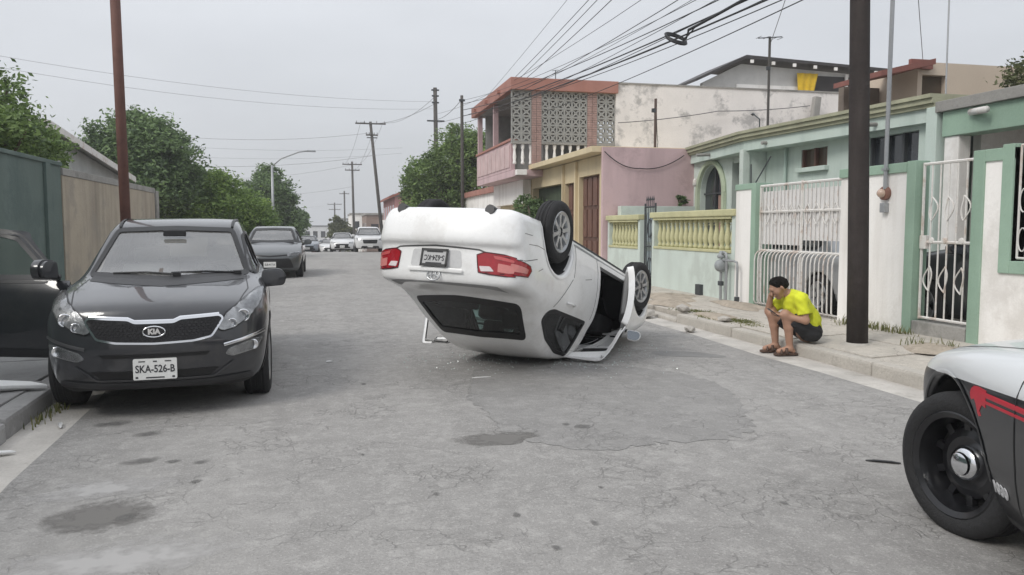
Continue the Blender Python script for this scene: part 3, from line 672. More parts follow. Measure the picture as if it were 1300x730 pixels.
def plate(c, view, a, b, w, h, txt, frame=None, small=None, mat=None):
    p, n = c.hit(view, a, b); sgn = 1 if view == 'f' else -1
    mw = Matrix.Translation(p + Vector((sgn * .022, 0, 0))) @ Matrix(((0, 0, sgn, 0), (sgn, 0, 0, 0), (0, 1, 0, 0), (0, 0, 0, 1)))
    m = MB(); m.prism(rnd([(-w / 2, -h / 2), (w / 2, -h / 2), (w / 2, h / 2), (-w / 2, h / 2)], .012), -.02, mat=mw); o = m.obj('number_plate', mat or PLATE, c.root)
    text('lettering', txt, h * .5, INK, o, mw @ Matrix.Translation((0, 0, .001)) @ Matrix.Scale(.82, 4, (1, 0, 0)), .0015, .001)
    if small: 
        m = MB()
        for (x, y, ww, hh) in small: m.prism([(x - ww / 2, y - hh / 2), (x + ww / 2, y - hh / 2), (x + ww / 2, y + hh / 2), (x - ww / 2, y + hh / 2)], .0015, mat=mw @ Matrix.Translation((0, 0, .0005)))
        tag(m.obj('plate_print', INK, o), kind='stuff')
    if frame:
        m = MB(); a_, b_ = w / 2 + .012, h / 2 + .012
        for (x0, x1, y0, y1) in ((-a_, a_, h / 2 - .012, b_), (-a_, a_, -b_, -h / 2 + .008), (-a_, -w / 2 + .006, -b_, b_), (w / 2 - .006, a_, -b_, b_)):
            m.prism([(x0, y0), (x1, y0), (x1, y1), (x0, y1)], .008, mat=mw)
        m.obj('plate_frame', frame, o)
    return o
def mirror(root, x, y, z, side, paint, s=1.):
    m = MB(); sgn = side
    P = rnd([(-.11 * s, -.075 * s), (.10 * s, -.06 * s), (.12 * s, .03 * s), (.06 * s, .085 * s), (-.09 * s, .075 * s)], .04)
    mt = Matrix.Translation((x, y + sgn * .13 * s, z)) @ Matrix(((0, 0, 1, 0), (sgn, 0, 0, 0), (0, 1, 0, 0), (0, 0, 0, 1)))
    m.prism(P, .07, mat=mt @ Matrix.Translation((0, 0, -.02))); m.prism([(p[0] * .86, p[1] * .86) for p in P], .05, mat=mt @ Matrix.Translation((0, 0, .04)))
    o = m.obj('mirror', paint, root, bevel=.015, smooth=True)
    m = MB(); m.tube([(x + .02, y - sgn * .03, z - .06 * s), (x + .01, y + sgn * .06, z - .05 * s)], .022 * s, 8); m.obj('mirror_arm', SEAL, o)
    m = MB(); m.prism([(p[0] * .88, p[1] * .85) for p in P], .004, mat=mt @ Matrix.Translation((0, 0, -.026))); m.obj('mirror_glass', M('mirror_face', (.22, .24, .26), .12, .9, var=.05, fine=0, bump=0), o)
    return o
def badge_oval(c, view, a, b, w, h, parent=None, letters=None, back=None):
    p, n = c.hit(view, a, b); sgn = 1 if view == 'f' else -1
    mw = Matrix.Translation(p + n * .012) @ Matrix(((0, 0, sgn, 0), (sgn, 0, 0, 0), (0, 1, 0, 0), (0, 0, 0, 1)))
    m = MB(); m.tube([mw @ Vector((w * math.cos(t), h * math.sin(t), .004)) for t in [2 * math.pi * i / 28 for i in range(29)]], .0065, 6, False)
    if not letters:
        m.tube([mw @ Vector((w * .38 * math.cos(t), h * .9 * math.sin(t), .004)) for t in [2 * math.pi * i / 24 for i in range(25)]], .0055, 6, False)
        m.tube([mw @ Vector((w * .8 * math.cos(t), h * .5 * math.sin(t) + h * .42, .004)) for t in [2 * math.pi * i / 24 for i in range(25)]], .005, 6, False)
    o = m.obj('badge', CHR if letters else ALLOY, parent or c.root, smooth=True)
    if letters:
        m = MB(); m.prism([(w * .97 * math.cos(t), h * .97 * math.sin(t)) for t in [2 * math.pi * i / 28 for i in range(28)]], .004, mat=mw @ Matrix.Translation((0, 0, -.004))); m.obj('badge_field', back, o)
        text('lettering', letters, h * 1.35, CHR, o, mw @ Matrix.Translation((0, 0, .001)) @ Matrix.Scale(1.05, 4, (1, 0, 0)), .0035, .003)
    return o

# ---- black SUV with its right front door open
def suv_shape():
    prof = [(1.9, .25), (2.08, .235), (2.12, .27), (2.155, .36), (2.17, .48), (2.185, .58), (2.165, .72), (2.135, .84), (2.10, .895), (2.0, .945), (1.7, 1.01), (1.35, 1.06), (1.08, 1.095), (1.0, 1.12), (.72, 1.29), (.42, 1.475), (.25, 1.555), (.05, 1.60), (-.3, 1.628), (-.8, 1.63), (-1.3, 1.60), (-1.75, 1.545), (-1.85, 1.50), (-2.0, 1.25), (-2.1, 1.1), (-2.2, .95), (-2.23, .7), (-2.24, .5), (-2.18, .32), (-2.0, .27), (-1., .23), (1., .23)]
    wz = [(.2, .80), (.30, .86), (.42, .895), (.55, .912), (.70, .922), (.82, .918), (.93, .90), (1.02, .865), (1.08, .81), (1.15, .775), (1.3, .72), (1.5, .645), (1.65, .58)]
    return Car(prof, wz, [(-2.3, .84), (-2.1, .93), (-1.7, .985), (-1., 1.), (1.2, 1.), (1.6, .99), (1.9, .95), (2.05, .91), (2.25, .85)], .21, .12, .035, [(1.32, .345), (-1.32, .345)], .385, k=.07, ke=.15)
def suv():
    root = thing('parked_suv', 'black SUV with chrome-edged grille and its pavement-side front door open', 'car')
    paint = M('suv_paint', (.030, .031, .035), .33, .25, var=.15, fine=.04, bump=0, coat=1., stain=((.07, .066, .06), .25, 2.5))
    c = suv_shape()
    ws = rnd([(-.735, 1.085), (0, 1.06), (.735, 1.085), (.565, 1.515), (0, 1.535), (-.565, 1.515)], .05, 5)
    fd = [(.95, .34), (.98, .7), (.90, 1.04), (.28, 1.48), (-.05, 1.51), (-.12, 1.05), (-.1, .34)]; fd = rnd(fd, .07, 4)
    fw = rnd([(.86, 1.085), (.33, 1.45), (-.05, 1.49), (-.09, 1.085)], .05, 4); rw = rnd([(-.17, 1.085), (-.13, 1.49), (-.75, 1.48), (-.95, 1.12), (-.93, 1.085)], .05, 4); qw = rnd([(-1.02, 1.13), (-.86, 1.46), (-1.35, 1.42), (-1.6, 1.2)], .04, 4)
    bk = rnd([(-.58, 1.12), (.58, 1.12), (.5, 1.46), (-.5, 1.46)], .06, 4)
    c.build(root, paint, .026, [('f', ws), ('L', fw), ('L', rw), ('R', fd), ('R', rw), ('r', bk)], CABIN)
    gl = glassmat('windscreen_glass', (.85, .92, .9), .8, ior=2.1, dust_glare=.32); gd = glassmat('tinted_glass', (.5, .55, .55), .3)  # bright sky reflection painted into the windscreen as a pale diffuse film
    o = c.window('f', ws, gl, SEAL, .035, 'windshield'); c.window('L', fw, gd, SEAL); c.window('L', rw, gd, SEAL); c.window('R', rw, gd, SEAL); c.window('r', bk, gd, SEAL, name='rear_window')
    for v in 'LR': c.panel('quarter_window', v, qw, SEAL, .003, .006)
    c.strip('sill_moulding', 'L', [(1.0, .30), (-.95, .30)], .1, BLKP, .006); c.strip('sill_moulding', 'R', [(1.0, .30), (-.95, .30)], .1, BLKP, .006)
    c.strip('door_seam', 'L', [(1.02, .36), (1.04, .7), (.98, 1.05)], .008, SEAL); c.strip('door_seam', 'L', [(-.12, .36), (-.14, 1.05)], .008, SEAL); c.strip('door_seam', 'L', [(-.9, .62), (-1.0, 1.05)], .008, SEAL)
    c.ring('door_frame', 'R', fd, .05, paint, .003, .0, .05)
    for x in (-.02, -.86):
        p, n = c.hit('L', x, .93); m = MB(); m.tube([p + Vector((-.09, .012, 0)), p + Vector((-.06, .035, 0)), p + Vector((.06, .035, 0)), p + Vector((.09, .012, 0))], .014, 8); m.obj('door_handle', CHR, root, smooth=True)
    # bonnet seams, lamps, grille
    for sg_ in (1, -1):
        c.strip('bonnet_seam', 'T', [(1.0, .70 * sg_), (1.5, .73 * sg_), (1.92, .66 * sg_)], .01, SEAL, .0015)
        hp = [(.485 * sg_, .71), (.53 * sg_, .685), (.62 * sg_, .705), (.75 * sg_, .785), (.845 * sg_, .895), (.865 * sg_, .985), (.81 * sg_, .985), (.70 * sg_, .925), (.555 * sg_, .83)]
        hp = rnd(hp if sg_ > 0 else hp[::-1], .02, 3)
        h_ = c.panel('headlight', 'f', hp, M('lamp_bowl', (.55, .56, .57), .25, .6, var=.35, vs=14, bump=.4, bs=18), .004, .03, step=.04); c.panel('lens', 'f', inset(hp, .004), LENS, .018, 0, h_, .05); c.strip('lamp_rim', 'f', hp, .012, SEAL, .005, h_, True)
        for (yy, zz, r_) in ((.70, .80, .052), (.61, .745, .038)):
            p, n = c.hit('f', yy * sg_, zz); m = MB(); mt = Matrix.Translation(p + Vector((.002, 0, 0))) @ Matrix.Rotation(R(-90), 4, 'Z'); m.lathe([(r_, .0), (r_ * 1.02, .012), (r_ * .85, .014), (r_ * .75, .004), (0, .008)], 20, mt, 'y'); m.obj('projector', CHR, h_, smooth=True)
        fp = rnd([(.54 * sg_, .50), (.60 * sg_, .475), (.80 * sg_, .515), (.855 * sg_, .60), (.80 * sg_, .605), (.58 * sg_, .545)][::sg_], .02, 3)
        f_ = c.panel('fog_lamp', 'f', fp, HOUS, .004, .02, step=.04); c.panel('lens', 'f', fp, LENS, .012, 0, f_)
        p, n = c.hit('f', .775 * sg_, .55); m = MB(); m.lathe([(.042, 0), (.043, .012), (.034, .012), (.0, .004)], 20, Matrix.Translation(p) @ Matrix.Rotation(R(-90), 4, 'Z'), 'y'); m.obj('bulb_reflector', CHR, f_, smooth=True)
        c.strip('fog_trim', 'f', [(.535 * sg_, .575), (.68 * sg_, .605), (.87 * sg_, .655)], .026, CHR if sg_ > 0 else M('dull_trim', (.12, .12, .125), .3, .6, bump=0), .008)
    gp = rnd([(-.44, .655), (-.30, .628), (0, .618), (.30, .628), (.44, .655), (.53, .79), (.50, .815), (.2, .80), (.15, .775), (-.15, .775), (-.2, .80), (-.5, .815), (-.53, .79)], .02, 3)
    g_ = c.panel('grille', 'f', gp, M('grille_black', (.006, .006, .007), .4, bump=0), .003, .02)
    m = MB(); rows = 9
    for r_ in range(rows):
        z = .638 + r_ * .022
        for k in range(-14, 15):
            y = (k + .5 * (r_ % 2)) * .036
            if not inside(inset(gp, .012), [y], [z])[0]: continue
            p, n = c.hit('f', y, z); m.prism([(-.017, 0), (-.008, -.010), (.008, -.010), (.017, 0), (.008, .010), (-.008, .010)], .007, mat=Matrix.Translation(p + n * .003) @ Matrix(((0, 0, 1, 0), (1, 0, 0, 0), (0, 1, 0, 0), (0, 0, 0, 1))))
    tag(m.obj('grille_mesh', M('grille_cell', (.03, .03, .033), .25, .3, bump=0), g_), kind='stuff')
    c.ring('grille_surround', 'f', gp, .006, CHR, .012, .010, .0, g_); c.strip('grille_bar', 'f', [(-.5, .825), (-.2, .812), (-.15, .79), (.15, .79), (.2, .812), (.5, .825)], .022, CHR, .01, g_)
    badge_oval(c, 'f', 0, .708, .085, .042, g_, 'KIA', M('badge_dark', (.02, .02, .022), .3, bump=0))
    c.panel('upper_intake', 'f', rnd([(-.40, .505), (.40, .505), (.43, .535), (-.43, .535)], .012), M('grille_black', (.006,) * 3), .003, .01)
    c.panel('lower_intake', 'f', rnd([(-.42, .335), (.42, .335), (.50, .40), (-.50, .40)], .02), M('grille_black', (.006,) * 3), .003, .01)
    c.strip('bumper_lip', 'f', [(-.75, .30), (-.4, .285), (.4, .285), (.75, .30)], .05, BLKP, .012); c.strip('bumper_crease', 'f', [(-.62, .44), (-.45, .325), (.45, .325), (.62, .44)], .02, paint, .01)
    plate(c, 'f', 0, .415, .335, .165, 'SKA-526-B', None, [(-.1, .062, .05, .008), (0, .062, .03, .01), (.1, .062, .05, .008), (0, -.066, .14, .01), (-.14, -.064, .02, .014), (.14, -.064, .02, .014)])
    # wipers, mirror, roof rails, aerial
    for y0, y1 in ((.62, .02), (.08, -.5)):
        a, n = c.hit('f', y0, 1.085); b, n2 = c.hit('f', y1, 1.10); mid, n3 = c.hit('f', (y0 + y1) / 2, 1.10); m = MB(); m.tube([a + n * .02, mid + n3 * .022, b + n2 * .014], .009, 6); m.box(tuple(a + n * .02), (.05, .07, .03)); m.obj('wiper', SEAL, root)
    c.strip('cowl_panel', 'f', [(-.68, 1.072), (0, 1.045), (.68, 1.072)], .04, BLKP, .003)
    mirror(root, .76, .81, 1.03, 1, paint, 1.15)
    for sg_ in (1, -1): c.strip('roof_rail', 'T', [(.25, .55 * sg_), (-.5, .575 * sg_), (-1.5, .55 * sg_)], .03, SEAL, .01)
    for v in 'LR':
        for x in (1.32, -1.32): c.strip('arch_lip', v, [(x + .412 * math.cos(a), .345 + .412 * math.sin(a)) for a in [R(-10 + 200 * i / 28) for i in range(29)]], .035, BLKP, .005)
    for x, st in ((1.32, R(-3)), (-1.32, 0)):
        for sg_ in (1, -1): wheel(root, x, .80 * sg_, .345, .345, .225, .225, sg_, 'alloy5', st)
    for y in (.38, -.38): seat(root, .12, y, .42, M('light_seat', (.42, .41, .39), .85)); seat(root, -.85, y, .42, M('light_seat', (.42, .41, .39), .85))
    dashboard(root, .82, 1.35, .97); steering(root, .42, .38, 1.0)
    m = MB(); m.box((.5, 0, 1.47), (.02, .22, .06)); m.obj('rear_view_mirror', SEAL, root, bevel=.01)
    m = MB(); m.box((-.6, 0, .3), (2.6, 1.4, .06)); m.obj('cabin_floor', CABIN, root)
    # the open door: skin taken from the body side, hung on its front edge
    hinge = Vector((.97, -.90, 0)); d = link('door', None, root)
    lo_ = rnd([(.95, .345, .05), (1.0, .7, .1), (.955, 1.045, .03), (-.115, 1.045, .03), (-.095, .345, .08)], .05, 4)
    s0 = c.panel('door_skin', 'R', lo_, paint, .002, .07, d)
    fr = rnd([(.86, 1.05), (.33, 1.49), (-.04, 1.53), (-.115, 1.05)], .05, 5); c.ring('window_frame', 'R', fr, .045, M('satin_black', (.02, .021, .023), .5, bump=0), .003, .0, .035, d); c.panel('window', 'R', rnd([(.74, 1.07), (.31, 1.42), (-.03, 1.49), (-.1, 1.07)], .04, 4), glassmat('door_glass', (.75, .85, .8), .75), -.012, 0, d, .1); c.ring('window_seal', 'R', rnd([(.74, 1.07), (.31, 1.42), (-.03, 1.49), (-.1, 1.07)], .04, 4), .015, SEAL, .002, .05, .02, d)
    p, n = c.hit('R', .03, .93); m = MB(); m.tube([p + Vector((-.1, -.01, 0)), p + Vector((-.06, -.04, .003)), p + Vector((.06, -.04, .003)), p + Vector((.1, -.01, 0))], .016, 8); m.obj('door_handle', CHR, d, smooth=True)
    mirror(d, .80, -.86, 1.15, -1, paint, 1.15); c.strip('sill_moulding', 'R', [(.93, .39), (-.08, .39)], .07, BLKP, .012, d)
    m = MB(); m.box((.42, -.80, .62), (.95, .05, .5)); m.obj('door_card', CABIN, d, bevel=.02)
    for k in list(d.children): pass
    d.matrix_local = Matrix.Translation(hinge) @ Matrix.Rotation(R(68), 4, 'Z') @ Matrix.Translation(-hinge)
    return root
kia = suv(); SK = .962
kia.matrix_world = Matrix.Translation((-1.345 - 1.27 * math.sin(R(4)), 7.2 + 1.27 * math.cos(R(4)), 0.006)) @ Matrix.Rotation(R(-86), 4, 'Z') @ Matrix.Scale(SK, 4) @ Matrix.Scale(.95, 4, (0, 1, 0))

# ---- white saloon on its roof
def sedan_shape(L=4.37):
    prof = [(1.8, .2), (1.98, .22), (2.08, .29), (2.11, .42), (2.10, .55), (2.06, .66), (1.97, .735), (1.6, .865), (1.25, .935), (1.0, .975), (.93, .995), (.6, 1.17), (.28, 1.325), (.05, 1.40), (-.25, 1.438), (-.55, 1.445), (-.85, 1.42), (-1.08, 1.365), (-1.3, 1.225), (-1.72, .985), (-1.80, .962), (-1.95, .95), (-2.12, .942), (-2.155, .93), (-2.185, .86), (-2.195, .78), (-2.205, .70), (-2.215, .61), (-2.265, .585), (-2.275, .50), (-2.265, .36), (-2.23, .27), (-2.15, .23), (-1.2, .19), (1., .18)]
    wz = [(.15, .73), (.26, .79), (.4, .83), (.55, .848), (.68, .852), (.8, .845), (.9, .825), (.97, .795), (1.03, .755), (1.12, .715), (1.3, .62), (1.45, .54)]
    return Car(prof, wz, [(-2.3, .90), (-2.1, .955), (-1.7, .99), (-1.2, 1.), (1.1, 1.), (1.5, .985), (1.8, .93), (2.0, .87), (2.2, .8)], .26, .13, .03, [(1.285, .30), (-1.285, .30)], .345, k=.055, ke=.10)
def place_wreck(az, pitch, roll, anchor, local):
    F_ = Vector((math.sin(R(az)) * math.cos(R(pitch)), math.cos(R(az)) * math.cos(R(pitch)), -math.sin(R(pitch))))
    U = -(Vector((0, 0, 1)) - F_ * F_.z).normalized(); Yv = U.cross(F_)
    U = (U * math.cos(R(roll)) + Yv * math.sin(R(roll))).normalized(); Yv = U.cross(F_)
    m = Matrix((F_, Yv, U)).transposed().to_4x4(); m.translation = Vector(anchor) - m.to_3x3() @ Vector(local); return m
WM = place_wreck(40.8, 14.7, -1.6, (2.22, 7.31, 1.405), (-1.285, .83, .25))
def crush(r, x, y, z):      # roof and bonnet pressed flat where they lie on the street
    a = WM[2]; r = r + .007 * np.sin(x * 5.1 + z * 7) * np.sin(y * 6.3 + x * 3) * np.clip((z - .5) * 1.5, 0, 1); return smax(r, -(a[0] * x + a[1] * y + a[2] * z + a[3] - .045), .12)
def wreck():
    root = thing('overturned_sedan', 'white saloon car lying upside down on its roof in the street', 'car')
    paint = M('white_car_paint', (.82, .82, .81), .32, var=.04, fine=.03, fs=30, bump=0, coat=.7, stain=((.45, .42, .38), .22, 2.4))
    c = sedan_shape(); c.dent = crush
    rwp = rnd([(-.62, 1.005), (0, .99), (.62, 1.005), (.51, 1.285), (0, 1.30), (-.51, 1.285)], .05, 5); ws = rnd([(-.66, 1.0), (0, .985), (.66, 1.0), (.52, 1.37), (0, 1.39), (-.52, 1.37)], .05, 5)
    fd = rnd([(.83, .27), (.89, .62), (.84, .96), (.2, 1.345), (-.2, 1.375), (-.24, .95), (-.22, .27)], .06, 4)
    rw = rnd([(-.33, .965), (-.31, 1.345), (-.62, 1.345), (-.98, 1.25), (-1.27, 1.09), (-1.25, 1.0), (-1.15, .965)], .05, 4)
    c.build(root, paint, .024, [('r', rwp), ('f', ws), ('L', fd), ('R', fd), ('L', rw), ('R', rw)], CABIN, .05)
    gd = glassmat('wreck_glass', (.42, .66, .62), .34, ior=1.45, dust_glare=.05); gs = glassmat('wreck_side_glass', (.5, .65, .65), .05, ior=1.4, dust_glare=.04)
    c.window('r', rwp, gd, SEAL, .04, 'rear_window'); c.window('f', ws, glassmat('clear_glass'), SEAL, .035, 'windshield'); c.window('L', rw, gs, SEAL, .03); c.window('R', rw, gs, SEAL, .03)
    for v in 'LR':
        c.ring('door_frame', v, fd, .055, paint, .003, .0, .05)
        c.strip('door_seam', v, [(-.24, .27), (-.26, .93)], .008, SEAL); c.strip('door_seam', v, [(-.92, .62), (-1.08, .80), (-1.2, .95)], .008, SEAL); c.strip('door_seam', v, [(-.3, .25), (-.85, .25), (-.9, .6)], .008, SEAL)
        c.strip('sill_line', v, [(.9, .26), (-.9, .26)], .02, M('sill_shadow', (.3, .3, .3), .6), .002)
        c.strip('arch_lip', v, [(-1.285 + .374 * math.cos(a), .30 + .374 * math.sin(a)) for a in [R(-12 + 204 * i / 28) for i in range(29)]], .026, paint, .005)
        for sc in ([(-1.92, .50), (-1.75, .475), (-1.6, .48)], [(-2.0, .42), (-1.86, .405)], [(-.6, .56), (-.42, .52)], [(-1.7, .70), (-1.62, .66)], [(.1, 1.41), (-.5, 1.40)]): c.strip('scratch', v, sc, .007, M('scratch_grey', (.22, .21, .2), .8), .001)
        c.strip('fuel_seam', v, [(-1.75, .6), (-1.95, .66), (-2.1, .67)], .006, SEAL, .0015)
        sg_ = 1 if v == 'L' else -1
        p, n = c.hit(v, -.86, .865); m = MB(); q = Vector((0, sg_ * .03, 0)); m.tube([p + Vector((-.09, 0, 0)), p + Vector((-.06, 0, 0)) + q, p + Vector((.06, 0, 0)) + q, p + Vector((.09, 0, 0))], .013, 8); m.obj('door_handle', paint, root, smooth=True)
        # rear lamps wrap the corner
        tl = rnd([(.43 * sg_, .670), (.50 * sg_, .640), (.68 * sg_, .645), (.775 * sg_, .660), (.782 * sg_, .820), (.70 * sg_, .830), (.56 * sg_, .830), (.455 * sg_, .820)][::sg_], .02, 3)
        red = M('tail_red', (.33, .010, .018), .2, var=.15, vs=10, bump=0, coat=.6)
        t_ = c.panel('tail_light', 'r', tl, red, .006, .02, step=.03)
        sp = rnd([(-2.13, .660), (-1.86, .690), (-1.83, .725), (-1.87, .790), (-2.13, .820)], .02, 3); c.panel('side_lamp', v, sp, red, .0065, .02, t_, .03); c.panel('side_lens', v, rnd([(-2.06, .710), (-1.89, .725), (-1.9, .765), (-2.06, .780)], .01), M('lens_pink', (.62, .22, .2), .2, bump=0, coat=.5), .010, .006, t_, .03)
        c.panel('reverse_lens', 'r', rnd([(.46 * sg_, .765), (.56 * sg_, .760), (.60 * sg_, .800), (.48 * sg_, .810)][::sg_], .01), M('lens_clear', (.75, .66, .66), .15, bump=0, coat=.5), .011, .006, t_, .04)
        c.panel('indicator_lens', 'r', rnd([(.63 * sg_, .725), (.76 * sg_, .735), (.765 * sg_, .795), (.72 * sg_, .803), (.63 * sg_, .800)][::sg_], .01), M('lens_pink', (.62, .22, .2), .2, bump=0, coat=.5), .010, .006, t_, .03)
        c.panel('side_lens', 'r', rnd([(.58 * sg_, .660), (.70 * sg_, .670), (.76 * sg_, .685), (.76 * sg_, .705), (.60 * sg_, .690)][::sg_], .008), M('lens_pale', (.55, .10, .1), .2, bump=0, coat=.5), .010, .005, t_, .03)
        c.strip('lamp_rim', 'r', [(.775 * sg_, .820), (.70 * sg_, .830), (.56 * sg_, .830), (.455 * sg_, .820), (.43 * sg_, .670), (.50 * sg_, .640), (.68 * sg_, .645), (.775 * sg_, .660)], .010, M('dark_red', (.06, .008, .01), .3, bump=0), .007, t_)
        c.strip('lamp_rim', v, [(-2.13, .660), (-1.86, .690), (-1.83, .725), (-1.87, .790), (-2.13, .820)], .010, M('dark_red', (.06,) * 3), .007, t_)
    # boot lid: shadow gap above the bumper, plate recess, badge
    c.strip('boot_seam', 'r', [(-.62, .70), (-.55, .655), (-.45, .625), (0, .612), (.45, .625), (.55, .655), (.62, .70)], .014, M('boot_gap', (.09, .09, .09), .7, bump=0), .002)
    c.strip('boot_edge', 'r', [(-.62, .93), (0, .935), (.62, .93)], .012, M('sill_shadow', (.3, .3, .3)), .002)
    c.strip('plate_garnish', 'r', [(-.30, .825), (.30, .825)], .035, paint, .02); c.panel('plate_recess', 'r', rnd([(-.27, .645), (.27, .645), (.29, .80), (-.29, .80)], .03), M('recess_white', (.60, .60, .60), .35, coat=.4, bump=0), .002, .004)
    plate(c, 'r', 0, .725, .275, .14, 'S-624-KC', M('plate_frame', (.02, .02, .02), .4, bump=0), [(0, .052, .18, .016), (0, -.054, .18, .011)], M('plate_grey', (.42, .42, .42), .5, var=.1, bump=0))
    badge_oval(c, 'r', 0, .875, .072, .05)
    for y in (-.5, .5):
        p, n = c.hit('r', y, .29); m = MB(); m.tube([p + Vector((.25, 0, -.02)), p + Vector((.0, 0, -.03))], .05, 10); m.obj('tow_eye_cover' if y < 0 else 'exhaust', BLKP, root)
    for x in (1.285, -1.285):
        for sg_ in (1, -1): wheel(root, x, .735 * sg_, .27 if x > 0 else .225, .305, .19, .2, sg_, 'alloy8', R(8) if x > 0 else 0, .3 * x)
    m = MB()
    for (x0, x1, w_) in ((-.2, .2, .9), (1.1, 1.5, .9), (-1.45, -1.1, 1.0)): m.box(((x0 + x1) / 2, 0, .2), (x1 - x0, w_, .06))
    m.tube([(-2.1, .45, .24), (-1.0, .4, .2), (.6, .1, .19), (1.4, .1, .2)], .035, 8); m.tube([(-1.285, -.7, .3), (-1.285, .7, .3)], .035, 8); m.tube([(1.285, -.7, .3), (1.285, .7, .3)], .03, 8); m.obj('underbody_parts', M('underbody', (.03,) * 3), root)
    for y in (.36, -.36): seat(root, .05, y, .3); seat(root, -.8, y, .3)
    dashboard(root, .72, 1.25, .86); steering(root, .36, .36, .9)
    m = MB(); m.box((-.5, 0, .25), (2.3, 1.3, .05)); m.obj('cabin_floor', CABIN, root)
    # headlamps, grille on the buried nose
    for sg_ in (1, -1):
        hl = rnd([(.45 * sg_, .60), (.70 * sg_, .60), (.78 * sg_, .72), (.70 * sg_, .75), (.5 * sg_, .70)][::sg_], .03, 3); c.panel('headlight', 'f', hl, HOUS, .004, .02)
    c.panel('grille', 'f', rnd([(-.4, .5), (.4, .5), (.45, .6), (-.45, .6)], .02), SEAL, .003, .01); 
    for v, sg_, ang in (('L', 1, R(-22)), ('R', -1, R(64))):
        hinge = Vector((.86, .85 * sg_, 0)); d = link('door', None, root)
        lo_ = rnd([(.82, .285, .05), (.875, .62, .1), (.835, .945, .03), (-.235, .945, .03), (-.21, .285, .08)], .05, 4); c.panel('door_skin', v, lo_, paint, .002, .07, d)
        fr = rnd([(.825, .95), (.19, 1.335), (-.19, 1.36), (-.235, .95)], .05, 5); c.ring('window_frame', v, fr, .045, paint, .003, .0, .035, d); c.ring('window_seal', v, inset(fr, .04), .012, SEAL, .002, .004, .02, d)
        m = MB(); m.box((.32, .755 * sg_, .58), (.92, .05, .46)); m.obj('door_card', M('door_card_grey', (.2, .2, .2), .8), d, bevel=.02); mirror(d, .66, .82 * sg_, .95, sg_, paint, .8)
        d.matrix_local = Matrix.Translation(hinge) @ Matrix.Rotation(ang, 4, 'Z') @ Matrix.Translation(-hinge)
    return root, c
wr, wc = wreck()
wr.matrix_world = WM @ Matrix.Translation((0, .03, 0)) @ Matrix.Scale(.95, 4, (0, 1, 0))
print('WRECK lowest', min((WM @ Vector(v.co)).z for v in wc.body.data.vertices))
